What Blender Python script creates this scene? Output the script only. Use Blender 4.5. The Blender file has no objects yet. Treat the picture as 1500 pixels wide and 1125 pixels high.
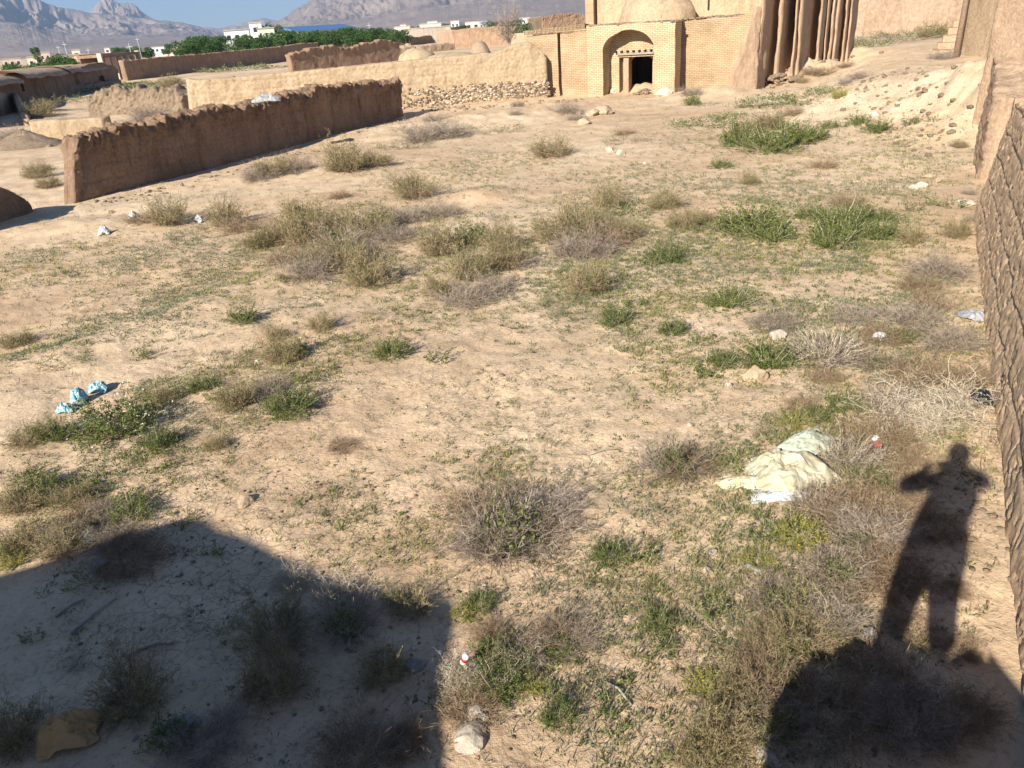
import bpy, bmesh, math, random
import numpy as np
from mathutils import Vector, Matrix
random.seed(5); RNG = np.random.default_rng(5)
scene = bpy.context.scene
COL = scene.collection
# ------------------------------------------------------------------ camera
F, P, R, CZ = 1125.0, math.radians(25.2), math.radians(4.1), 4.0
cp, sp, cr, sr = math.cos(P), math.sin(P), math.cos(R), math.sin(R)
cam = bpy.data.cameras.new('camera'); cam_o = bpy.data.objects.new('camera', cam); COL.objects.link(cam_o)
rv, uv, fv = Vector((1, 0, 0)), Vector((0, sp, cp)), Vector((0, cp, -sp))
X = cr*rv - sr*uv; Y = sr*rv + cr*uv; Z = -fv
cam_o.matrix_world = Matrix(((X.x, Y.x, Z.x, 0), (X.y, Y.y, Z.y, 0), (X.z, Y.z, Z.z, CZ), (0, 0, 0, 1)))
cam.sensor_width = 36; cam.lens = 36*F/1500; cam.clip_end = 20000; cam.clip_start = .02
scene.camera = cam_o
# ------------------------------------------------------------------ light
SAZ, SEL = math.radians(33.0), math.radians(28.7)     # the light travels towards azimuth SAZ (from +Y to +X)
w = bpy.data.worlds.new('World'); scene.world = w; w.use_nodes = True
nt = w.node_tree; bg = nt.nodes['Background']
sky = nt.nodes.new('ShaderNodeTexSky'); sky.sky_type = 'NISHITA'; sky.sun_disc = False
sky.sun_elevation = SEL; sky.sun_rotation = SAZ + math.pi; sky.altitude = 1200; sky.air_density = 1.0; sky.dust_density = .1; sky.ozone_density = 3.5
tint = nt.nodes.new('ShaderNodeMix'); tint.data_type = 'RGBA'; tint.blend_type = 'MULTIPLY'; tint.inputs[0].default_value = 1; tint.inputs[7].default_value = (.86, .97, 1.15, 1)
nt.links.new(sky.outputs[0], tint.inputs[6]); nt.links.new(tint.outputs[2], bg.inputs[0]); bg.inputs[1].default_value = .05
sl = bpy.data.lights.new('sun', 'SUN'); sl.energy = 5.0; sl.angle = math.radians(.5); sl.color = (1, .93, .82)
so = bpy.data.objects.new('sun', sl); COL.objects.link(so)
ld = Vector((math.sin(SAZ)*math.cos(SEL), math.cos(SAZ)*math.cos(SEL), -math.sin(SEL)))
so.rotation_euler = ld.to_track_quat('-Z', 'Y').to_euler(); so.location = (-20, -30, 30)
vs = scene.view_settings; vs.view_transform = 'Standard'; vs.look = 'None'; vs.exposure = 1.10; vs.gamma = 1
# ------------------------------------------------------------------ projection helpers
def ray(px, py):
    dx, dy = px-750, py-562.5
    v = dx*sr+dy*cr; l = dx*cr-dy*sr
    return np.array([l, F*cp-v*sp, -(F*sp+v*cp)])
def G(px, py, z=0.0):
    d = ray(px, py); t = (z-CZ)/d[2]
    return np.array([0, 0, CZ])+d*t
def HD(px, py, D):                                   # the point of that sight line at horizontal distance D
    d = ray(px, py); t = D/math.hypot(d[0], d[1])
    return np.array([0, 0, CZ])+d*t
def proj(x, y, z):
    z = z-CZ; f = y*cp-z*sp; u = y*sp+z*cp
    l = x/f*F; v = -u/f*F
    return 750+l*cr+v*sr, 562.5-l*sr+v*cr
def horizon(px): return 562.5-((px-750)*sr+F*sp/cp)/cr
# ------------------------------------------------------------------ numpy noise
def _h(ix, iy, iz, seed):
    n = (ix.astype(np.int64)*374761393 + iy.astype(np.int64)*668265263 + iz.astype(np.int64)*2147483647 + seed*974634777) & 0xffffffff
    n = ((n ^ (n >> 13))*1274126177) & 0xffffffff
    n = ((n ^ (n >> 16))*2246822519) & 0xffffffff
    return ((n ^ (n >> 15)) & 0xffffff)/float(0xffffff)
def vnoise(x, y, z=None, seed=0):
    x = np.asarray(x, float); y = np.asarray(y, float)
    z = np.zeros_like(x) if z is None else np.asarray(z, float)
    xi, yi, zi = np.floor(x), np.floor(y), np.floor(z)
    fx, fy, fz = x-xi, y-yi, z-zi
    fx, fy, fz = [t*t*(3-2*t) for t in (fx, fy, fz)]
    r = 0
    for a in (0, 1):
        for b in (0, 1):
            for c in (0, 1):
                wgt = (fx if a else 1-fx)*(fy if b else 1-fy)*(fz if c else 1-fz)
                r = r + wgt*_h(xi+a, yi+b, zi+c, seed)
    return r*2-1
def fbm(x, y, z=None, o=4, seed=0, gain=.5):
    s, a, t, k = 0, 1.0, 0, 1.0
    for i in range(o):
        s = s + a*vnoise(np.asarray(x)*k, np.asarray(y)*k, None if z is None else np.asarray(z)*k, seed+i*17); t += a; a *= gain; k *= 2.03
    return s/t
def sstep(a, b, x):
    t = np.clip((x-a)/(b-a), 0, 1); return t*t*(3-2*t)
# ------------------------------------------------------------------ object helpers
def tag(o, label=None, cat=None, group=None, kind=None):
    if label: o['label'] = label
    if cat: o['category'] = cat
    if group: o['group'] = group
    if kind: o['kind'] = kind
    return o
def mesh(name, V, Fc, mat=None, smooth=False):
    V = np.asarray(V, np.float32); Fc = np.asarray(Fc, np.int32); k = Fc.shape[1]
    me = bpy.data.meshes.new(name); me.vertices.add(len(V)); me.vertices.foreach_set('co', V.ravel())
    me.loops.add(Fc.size); me.loops.foreach_set('vertex_index', Fc.ravel())
    me.polygons.add(len(Fc)); me.polygons.foreach_set('loop_start', np.arange(len(Fc), dtype=np.int32)*k)
    me.polygons.foreach_set('loop_total', np.full(len(Fc), k, np.int32))
    if smooth: me.polygons.foreach_set('use_smooth', np.ones(len(Fc), bool))
    me.update(calc_edges=True); me.validate()
    if mat: me.materials.append(mat)
    return me
def link(name, me, parent=None, loc=None):
    o = bpy.data.objects.new(name, me); COL.objects.link(o)
    if parent: o.parent = parent
    if loc is not None: o.location = loc
    return o
def empty(name, loc, rz=0):
    o = bpy.data.objects.new(name, None); COL.objects.link(o); o.location = loc; o.rotation_euler = (0, 0, rz); o.empty_display_size = .3
    return o
class MB:                                            # collects shapes into ONE mesh
    def __init__(s): s.v = []; s.f = []
    def add(s, vs_, fs_):
        n = len(s.v); s.v += [tuple(map(float, a)) for a in vs_]; s.f += [tuple(i+n for i in f) for f in fs_]
    def box(s, x0, x1, y0, y1, z0, z1):
        s.add([(x0,y0,z0),(x1,y0,z0),(x1,y1,z0),(x0,y1,z0),(x0,y0,z1),(x1,y0,z1),(x1,y1,z1),(x0,y1,z1)],
              [(0,3,2,1),(4,5,6,7),(0,1,5,4),(1,2,6,5),(2,3,7,6),(3,0,4,7)])
    def prism(s, poly, y0, y1):                      # polygon in x,z extruded along y (may be concave)
        n = len(poly)
        s.add([(p[0], y0, p[1]) for p in poly]+[(p[0], y1, p[1]) for p in poly],
              [tuple(range(n)), tuple(range(2*n-1, n-1, -1))]+[(i, n+i, n+(i+1) % n, (i+1) % n) for i in range(n)])
    def tube(s, pts, rad, k=6):
        pts = [Vector(p) for p in pts]; rad = rad if hasattr(rad, '__len__') else [rad]*len(pts); n0 = len(s.v); vv = []; ff = []
        for i, p in enumerate(pts):
            d = (pts[min(i+1, len(pts)-1)]-pts[max(i-1, 0)]).normalized()
            a = d.cross(Vector((0, 0, 1)) if abs(d.z) < .9 else Vector((1, 0, 0))).normalized(); b = d.cross(a)
            vv += [p+(a*math.cos(t*6.2832/k)+b*math.sin(t*6.2832/k))*rad[i] for t in range(k)]
        for i in range(len(pts)-1):
            ff += [(i*k+t, i*k+(t+1) % k, (i+1)*k+(t+1) % k, (i+1)*k+t) for t in range(k)]
        ff += [tuple(range(k))[::-1], tuple(range((len(pts)-1)*k, len(pts)*k))]
        s.add(vv, ff)
    def build(s, name, mat, parent=None, smooth=False, bevel=0, loc=None):
        me = bpy.data.meshes.new(name); me.from_pydata(s.v, [], s.f)
        bm = bmesh.new(); bm.from_mesh(me); bmesh.ops.recalc_face_normals(bm, faces=bm.faces)
        if bevel: bmesh.ops.bevel(bm, geom=bm.edges[:], offset=bevel, segments=1, affect='EDGES')
        bm.to_mesh(me); bm.free()
        if smooth: me.polygons.foreach_set('use_smooth', [True]*len(me.polygons))
        me.materials.append(mat); return link(name, me, parent, loc)
# ------------------------------------------------------------------ materials
MAT = {}
def newmat(name):
    m = bpy.data.materials.new(name); m.use_nodes = True; n = m.node_tree
    b = n.nodes['Principled BSDF']; b.inputs['Roughness'].default_value = .95; b.inputs['Specular IOR Level'].default_value = .15
    MAT[name] = m; return m, n, b
def ramp(n, fac, stops):
    r = n.nodes.new('ShaderNodeValToRGB'); el = r.color_ramp.elements
    while len(el) < len(stops): el.new(.5)
    for e, (p_, c) in zip(el, stops): e.position = p_; e.color = (*c, 1)
    n.links.new(fac, r.inputs[0]); return r.outputs[0]
def tex(n, kind, scale, coord, detail=4, rough=.6, **kw):
    t = n.nodes.new(kind); t.inputs['Scale'].default_value = scale
    if 'Detail' in t.inputs: t.inputs['Detail'].default_value = detail
    if 'Roughness' in t.inputs: t.inputs['Roughness'].default_value = rough
    for k, v in kw.items(): setattr(t, k, v)
    n.links.new(coord, t.inputs['Vector']); return t
def mapping(n, scale, src='Object'):
    c = n.nodes.new('ShaderNodeTexCoord'); m = n.nodes.new('ShaderNodeMapping'); m.inputs['Scale'].default_value = scale
    n.links.new(c.outputs[src], m.inputs[0]); return m.outputs[0]
def mixc(n, fac, a, b, mode='MIX'):
    x = n.nodes.new('ShaderNodeMix'); x.data_type = 'RGBA'; x.blend_type = mode
    for sck, v in ((x.inputs[0], fac), (x.inputs[6], a), (x.inputs[7], b)):
        if isinstance(v, (int, float)): sck.default_value = v
        elif isinstance(v, tuple): sck.default_value = (*v, 1)
        else: n.links.new(v, sck)
    return x.outputs[2]
def math_(n, op, a, b=0):
    x = n.nodes.new('ShaderNodeMath'); x.operation = op
    for sck, v in ((x.inputs[0], a), (x.inputs[1], b)):
        if isinstance(v, (int, float)): sck.default_value = v
        else: n.links.new(v, sck)
    return x.outputs[0]
def bump(n, b, height, strength, dist, prev=None):
    x = n.nodes.new('ShaderNodeBump'); x.inputs['Strength'].default_value = strength; x.inputs['Distance'].default_value = dist
    n.links.new(height, x.inputs['Height'])
    if prev is not None: n.links.new(prev, x.inputs['Normal'])
    n.links.new(x.outputs[0], b.inputs['Normal']); return x.outputs[0]
def mud(name, c1, c2, c3, sc=1.0, bs=1.0, bd=.03, courses=0):
    m, n, b = newmat(name); v = mapping(n, (1, 1, 1))
    t = tex(n, 'ShaderNodeTexNoise', .9*sc, v, 6, .62); t2 = tex(n, 'ShaderNodeTexNoise', 9*sc, v, 6, .7); t3 = tex(n, 'ShaderNodeTexNoise', 45*sc, v, 3, .7)
    a = ramp(n, t.outputs[0], [(.3, c1), (.5, c2), (.7, c3)])
    k = ramp(n, t2.outputs[0], [(.3, (.72, .7, .68)), (.62, (1.12, 1.1, 1.08))])
    t4 = tex(n, 'ShaderNodeTexNoise', 2.2*sc, mapping(n, (1, 1, .22)), 5, .7); st_ = ramp(n, t4.outputs[0], [(.34, (.78, .75, .72)), (.5, (1, 1, 1)), (.68, (1.08, 1.07, 1.05))])
    c = mixc(n, 1.0, mixc(n, 1.0, a, k, 'MULTIPLY'), st_, 'MULTIPLY'); n.links.new(c, b.inputs['Base Color'])
    nb = bump(n, b, t2.outputs[0], .6*bs, bd*1.6); nb = bump(n, b, t3.outputs[0], .55*bs, bd*.5, nb)
    return m
mud('mud_plaster', (.38, .285, .185), (.42, .32, .21), (.46, .355, .24), .8)
mud('mud_shaded', (.27, .178, .117), (.33, .222, .147), (.39, .27, .18), 1.2, 1.6, .06)  # same mud darkened: part of the walls' shade is put into this colour
mud('mud_rough', (.38, .27, .18), (.43, .31, .21), (.47, .345, .24), 1.6, 1.2, .03)
mud('mud_pitted', (.54, .385, .245), (.60, .435, .28), (.65, .485, .32), 2.0, 1.3, .03)
mud('mud_far', (.35, .26, .18), (.39, .29, .20), (.42, .32, .225), .3, .8, .05)
mud('plaster_far', (.36, .32, .26), (.40, .35, .29), (.43, .38, .31), .3, .3, .02)
mud('rubble', (.40, .30, .205), (.44, .335, .235), (.48, .375, .27), 3.5, 1.6, .08)
mud('stone_white', (.44, .38, .30), (.53, .47, .385), (.62, .56, .47), 5, 1, .01)
mud('stone_tan', (.38, .28, .19), (.46, .35, .24), (.52, .42, .30), 5, 1, .012)
mud('stone_grey', (.26, .24, .21), (.33, .30, .27), (.42, .38, .33), 5, 1, .01)
def brickmat(name, c1, c2, mo, bw=.24, bh=.075, ms=.012):
    m, n, b = newmat(name); c = n.nodes.new('ShaderNodeTexCoord'); s = n.nodes.new('ShaderNodeSeparateXYZ'); n.links.new(c.outputs['Object'], s.inputs[0])
    k = n.nodes.new('ShaderNodeCombineXYZ'); n.links.new(math_(n, 'ADD', s.outputs[0], s.outputs[1]), k.inputs[0]); n.links.new(s.outputs[2], k.inputs[1])
    wob = tex(n, 'ShaderNodeTexNoise', 1.3, c.outputs['Object'], 3, .6)
    vm = n.nodes.new('ShaderNodeVectorMath'); vm.operation = 'MULTIPLY_ADD'; n.links.new(wob.outputs['Color'], vm.inputs[0]); vm.inputs[1].default_value = (.05, .05, .0); n.links.new(k.outputs[0], vm.inputs[2])
    t = n.nodes.new('ShaderNodeTexBrick'); n.links.new(vm.outputs[0], t.inputs['Vector'])
    t.inputs['Color1'].default_value = (*c1, 1); t.inputs['Color2'].default_value = (*c2, 1); t.inputs['Mortar'].default_value = (*mo, 1)
    t.inputs['Scale'].default_value = 1; t.inputs['Mortar Size'].default_value = ms; t.inputs['Brick Width'].default_value = bw; t.inputs['Row Height'].default_value = bh; t.inputs['Bias'].default_value = 0
    n2 = tex(n, 'ShaderNodeTexNoise', .8, c.outputs['Object'], 6, .65)
    kk = ramp(n, n2.outputs[0], [(.3, (.8, .76, .7)), (.6, (1.1, 1.08, 1.05))])
    n.links.new(mixc(n, 1.0, t.outputs[0], kk, 'MULTIPLY'), b.inputs['Base Color'])
    n3 = tex(n, 'ShaderNodeTexNoise', 30, c.outputs['Object'], 3, .6)
    nb = bump(n, b, t.outputs['Fac'], -.9, .03); bump(n, b, n3.outputs[0], .4, .015, nb)
    return m
brickmat('brick_pale', (.50, .41, .27), (.43, .34, .215), (.20, .135, .085), .26, .088, .011)
brickmat('brick_tan', (.44, .335, .215), (.38, .28, .175), (.22, .15, .095), .26, .088, .011)
brickmat('mud_course', (.41, .30, .20), (.39, .28, .185), (.30, .19, .12), 1.6, .42, .012)
def plain(name, c, rough=.9, spec=.15, nz=0, sc=8):
    m, n, b = newmat(name); b.inputs['Roughness'].default_value = rough; b.inputs['Specular IOR Level'].default_value = spec
    v = mapping(n, (1, 1, 1)); t = tex(n, 'ShaderNodeTexNoise', sc, v, 4, .6)
    k = ramp(n, t.outputs[0], [(.3, tuple(x*(1-nz) for x in c)), (.7, tuple(min(1, x*(1+nz)) for x in c))]); n.links.new(k, b.inputs['Base Color'])
    bump(n, b, t.outputs[0], .2, .01); return m
plain('wood', (.22, .15, .10), nz=.3, sc=14); plain('wood_grey', (.30, .26, .22), nz=.3, sc=14); plain('dark_wood_and_shade', (.05, .035, .028), nz=.2)  # the darkest wood tone also paints the shade inside openings
plain('white_paint', (.70, .69, .64), nz=.08); plain('cream_paint', (.62, .55, .43), nz=.1); plain('pink_paint', (.55, .42, .34), nz=.1)
plain('blue_roof', (.07, .16, .32), .5, .4, nz=.12, sc=2); plain('grey_roof', (.25, .25, .26), nz=.2); plain('glass_dark', (.03, .035, .04), .25, .5); plain('metal_grey', (.4, .4, .4), .5, .4)
plain('skin', (.45, .28, .2)); plain('jacket', (.05, .07, .10), nz=.2); plain('trousers', (.04, .045, .06), nz=.2); plain('hair', (.02, .015, .012)); plain('phone_black', (.02, .02, .02), .3, .5)
def sheetmat(name, c, c2, rough=.45, trans=0.0, sc=5, spec=.4):
    m, n, b = newmat(name); v = mapping(n, (1, 1, 1)); t = tex(n, 'ShaderNodeTexNoise', sc, v, 5, .6)
    n.links.new(ramp(n, t.outputs[0], [(.42, c), (.58, c2)]), b.inputs['Base Color']); b.inputs['Roughness'].default_value = rough; b.inputs['Specular IOR Level'].default_value = spec
    t2 = tex(n, 'ShaderNodeTexNoise', sc*6, v, 4, .6); bump(n, b, t2.outputs[0], .5, .01)
    return m
sheetmat('plastic_cream', (.46, .41, .26), (.52, .48, .35)); sheetmat('plastic_greenish', (.42, .46, .34), (.55, .57, .45)); sheetmat('plastic_white', (.52, .52, .51), (.42, .43, .43), sc=9)
sheetmat('plastic_blue', (.08, .30, .38), (.40, .50, .52), sc=22); sheetmat('plastic_grey', (.24, .24, .26), (.36, .36, .38), .3); sheetmat('plastic_black', (.012, .014, .018), (.03, .03, .035), .25)
sheetmat('cardboard', (.50, .30, .12), (.42, .26, .12), .9); sheetmat('tarp_grey', (.22, .23, .24), (.36, .36, .36), .7); sheetmat('red_plastic', (.55, .05, .05), (.45, .04, .04), .4, sc=20)
def leafmat(name, stops, tr=.25):
    m, n, b = newmat(name); g = n.nodes.new('ShaderNodeNewGeometry'); oi = n.nodes.new('ShaderNodeObjectInfo')
    f = math_(n, 'MULTIPLY_ADD', g.outputs['Random Per Island'], .8); f.node.inputs[2].default_value = 0
    f2 = math_(n, 'ADD', f, math_(n, 'MULTIPLY', oi.outputs['Random'], .2))
    k = ramp(n, f2, stops); n.links.new(k, b.inputs['Base Color']); b.inputs['Roughness'].default_value = .8
    if tr:
        td = n.nodes.new('ShaderNodeBsdfTranslucent'); n.links.new(k, td.inputs[0]); mx = n.nodes.new('ShaderNodeMixShader'); mx.inputs[0].default_value = tr
        n.links.new(b.outputs[0], mx.inputs[1]); n.links.new(td.outputs[0], mx.inputs[2]); n.links.new(mx.outputs[0], n.nodes['Material Output'].inputs[0])
    return m
leafmat('leaf_green', [(0, (.06, .085, .022)), (.5, (.115, .15, .038)), (.85, (.19, .215, .065)), (1, (.30, .29, .11))])
leafmat('leaf_olive', [(0, (.09, .115, .035)), (.45, (.185, .20, .065)), (.8, (.30, .285, .11)), (1, (.42, .36, .18))])
leafmat('leaf_yellow', [(0, (.16, .18, .04)), (.5, (.26, .26, .06)), (1, (.40, .34, .10))])
leafmat('leaf_pale', [(0, (.10, .12, .07)), (.5, (.17, .19, .11)), (1, (.28, .28, .17))])
leafmat('leaf_brown', [(0, (.15, .085, .055)), (.5, (.27, .165, .11)), (1, (.38, .25, .16))])
leafmat('leaf_tan', [(0, (.19, .15, .075)), (.5, (.33, .265, .14)), (1, (.46, .38, .22))])
leafmat('twig_grey', [(0, (.15, .115, .09)), (.5, (.27, .215, .165)), (1, (.45, .38, .30))], 0)
leafmat('twig_brown', [(0, (.14, .10, .06)), (.5, (.28, .205, .125)), (1, (.44, .34, .22))], 0)
leafmat('twig_pale', [(0, (.34, .28, .20)), (.5, (.50, .42, .31)), (1, (.66, .58, .45))], 0)
leafmat('petal_yellow', [(0, (.75, .60, .03)), (1, (.85, .72, .05))], .2); leafmat('petal_white', [(0, (.75, .75, .68)), (1, (.85, .85, .78))], .2)
leafmat('tree_leaf', [(0, (.035, .075, .018)), (.5, (.06, .125, .03)), (1, (.11, .18, .05))], .25)
leafmat('tree_leaf_dry', [(0, (.20, .17, .13)), (1, (.32, .28, .22))], .1)
# ------------------------------------------------------------------ terrain
PLAT = np.array([G(x_, y_, 1.2)[:2] for x_, y_ in [(1272, 100), (1318, 66), (1400, 50), (1560, 40), (1640, 110), (1500, 128), (1425, 120), (1350, 112), (1292, 110)]])
def polydist(x, y, poly):
    d = np.full(np.shape(x), 1e9); ins = np.zeros(np.shape(x), bool); n = len(poly)
    for i in range(n):
        a, b = poly[i], poly[(i+1) % n]; e = b-a
        t = np.clip(((x-a[0])*e[0]+(y-a[1])*e[1])/(e@e), 0, 1)
        d = np.minimum(d, np.hypot(x-a[0]-t*e[0], y-a[1]-t*e[1]))
        cond = ((a[1] > y) != (b[1] > y)) & (x < (b[0]-a[0])*(y-a[1])/(b[1]-a[1]+1e-12)+a[0]); ins ^= cond
    return np.where(ins, -d, d)
MOUNDS = []                                         # (x, y, rx, ry, rot, height)
def mound(px, py, rpx, ry, h, rot=0, z=0):
    g = G(px, py, z); s = 1125/(g[1]*cp+CZ*sp); MOUNDS.append((g[0], g[1], rpx/s, ry, rot, h))
mound(705, 290, 45, .8, .22); mound(540, 200, 50, 1.5, .22); mound(790, 165, 70, 1.6, .32); mound(560, 172, 40, 1.2, .3); mound(700, 180, 130, 2.0, .3)
mound(1180, 112, 50, 2.2, .9); mound(1235, 95, 35, 3, 1.2); mound(1130, 118, 30, 2.5, .6)
mound(120, 150, 110, 6, .5); mound(60, 170, 60, 5, .3); mound(250, 300, 120, .9, .12); mound(120, 330, 110, .9, .14); mound(420, 255, 120, .9, .12)
mound(1040, 138, 60, 1.5, .35); mound(940, 133, 30, .8, .45); mound(1470, 190, 60, 5, 1.2); mound(800, 132, 25, 1.0, .4); mound(1000, 128, 16, .9, .55)
def blobs(x, y):
    s = 0
    for (a, b, rx, ry, rot, h) in MOUNDS:
        dx, dy = x-a, y-b; s = s + h*np.exp(-((dx/rx)**2+(dy/ry)**2))
    return s
RIDGE = np.array([G(*p)[:2] for p in [(-80, 560), (100, 520), (250, 470), (390, 415), (520, 370), (700, 330)]])
def segdist(x, y, pts):
    best = np.full(np.shape(x), 1e9); side = np.zeros(np.shape(x))
    for i in range(len(pts)-1):
        a, b = pts[i], pts[i+1]; e = b-a; L = np.hypot(*e)
        t = np.clip(((x-a[0])*e[0]+(y-a[1])*e[1])/(e@e), 0, 1)
        d = np.hypot(x-a[0]-t*e[0], y-a[1]-t*e[1]); sg = ((x-a[0])*e[1]-(y-a[1])*e[0])/L
        side = np.where(d < best, sg, side); best = np.minimum(best, d)
    return best, side
def height(x, y):
    x = np.asarray(x, float); y = np.asarray(y, float); r = np.hypot(x, y)
    h = .10*fbm(x*.22, y*.22, o=3, seed=3)*sstep(1, 10, r) + .035*fbm(x*1.1, y*1.1, o=3, seed=9) + .018*fbm(x*4.5, y*4.5, o=3, seed=21)*(1-sstep(40, 90, r))
    rough = sstep(.0, .45, fbm(x*.5, y*.5, o=3, seed=33))
    h = h + rough*.02*np.abs(fbm(x*9, y*9, o=2, seed=41))*(1-sstep(25, 50, r))
    d, s = segdist(x, y, RIDGE); h = h + .10*np.exp(-(d/.5)**2) - .05*sstep(0, 1.0, -s)*np.exp(-(d/3)**2)
    h = h + blobs(x, y)*(1+.35*fbm(x*1.7, y*1.7, o=3, seed=5))
    dp = polydist(x, y, PLAT) + .5*fbm(x*.25, y*.25, o=2, seed=71)
    sl_ = sstep(4.2, -.8, dp); h = h + 1.05*sl_*(1+.05*fbm(x*.6, y*.6, o=3, seed=72))+sl_*(1-sl_)*.5*fbm(x*1.8, y*1.8, o=4, seed=73)
    h = h + np.where(r > 70, .25*fbm(x*.03, y*.03, o=3, seed=8)*sstep(70, 150, r), 0)
    return h
def hz(x, y): return float(height(np.array([x]), np.array([y]))[0])
def GT(px, py):                                      # ground point under a pixel, on the terrain
    z = 0.0
    for _ in range(12):
        g = G(px, py, z); z = .5*z+.5*hz(g[0], g[1])
    g = G(px, py, z); return np.array([g[0], g[1], hz(g[0], g[1])])
def pxm(g): return F/(g[1]*cp+(CZ-g[2])*sp)           # pixels per metre at a point
def make_ground():
    rs = np.concatenate([[0, .6, 1.2], np.geomspace(1.8, 60, 640), np.geomspace(62, 9500, 130)])
    an = np.concatenate([np.radians(np.linspace(-180, -50, 24)[:-1]), np.radians(np.linspace(-50, 50, 700)), np.radians(np.linspace(50, 180, 24)[1:])])
    RR, AA = np.meshgrid(rs, an, indexing='ij'); xx, yy = RR*np.sin(AA), RR*np.cos(AA)
    zz = height(xx, yy); nr, na = xx.shape
    idx = np.arange(nr*na).reshape(nr, na)
    q = np.stack([idx[:-1, :-1], idx[:-1, 1:], idx[1:, 1:], idx[1:, :-1]], -1).reshape(-1, 4)[:, ::-1]
    m, n, b = newmat('ground_earth')
    g = n.nodes.new('ShaderNodeNewGeometry'); v = g.outputs['Position']
    big = tex(n, 'ShaderNodeTexNoise', .11, v, 5, .55); mid = tex(n, 'ShaderNodeTexNoise', 1.3, v, 6, .65); fin = tex(n, 'ShaderNodeTexNoise', 22, v, 5, .7); gr = tex(n, 'ShaderNodeTexNoise', 120, v, 2, .6)
    c = ramp(n, big.outputs[0], [(.36, (.53, .375, .238)), (.5, (.60, .448, .292)), (.62, (.645, .502, .34))])
    k = ramp(n, mid.outputs[0], [(.32, (.80, .77, .73)), (.60, (1.07, 1.07, 1.07))]); c = mixc(n, 1.0, c, k, 'MULTIPLY')
    k2 = ramp(n, fin.outputs[0], [(.30, (.70, .66, .62)), (.48, (1, 1, 1)), (.75, (1.08, 1.07, 1.06))]); c = mixc(n, 1.0, c, k2, 'MULTIPLY')
    # cracked crust
    wv = n.nodes.new('ShaderNodeVectorMath'); wv.operation = 'MULTIPLY_ADD'; n.links.new(tex(n, 'ShaderNodeTexNoise', 5, v, 3, .6).outputs['Color'], wv.inputs[0]); wv.inputs[1].default_value = (.16, .16, 0); n.links.new(v, wv.inputs[2])
    vo = n.nodes.new('ShaderNodeTexVoronoi'); vo.feature = 'DISTANCE_TO_EDGE'; vo.inputs['Scale'].default_value = 7.5; n.links.new(wv.outputs[0], vo.inputs['Vector'])
    msk = ramp(n, tex(n, 'ShaderNodeTexNoise', .45, v, 3, .5).outputs[0], [(.42, (0, 0, 0)), (.56, (1, 1, 1))])
    cr_ = ramp(n, vo.outputs['Distance'], [(.0, (1, 1, 1)), (.045, (0, 0, 0))])
    crk = math_(n, 'MULTIPLY', cr_, msk)
    c = mixc(n, math_(n, 'MULTIPLY', crk, .7), c, (.20, .13, .085))
    n.links.new(c, b.inputs['Base Color'])
    nb = bump(n, b, mid.outputs[0], .5, .05); nb = bump(n, b, fin.outputs[0], .8, .022, nb); nb = bump(n, b, gr.outputs[0], .5, .006, nb); bump(n, b, crk, -.8, .02, nb)
    o = link('ground', mesh('ground', np.stack([xx, yy, zz], -1).reshape(-1, 3), q, m, True)); tag(o, kind='structure')
    return o
make_ground()
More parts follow.
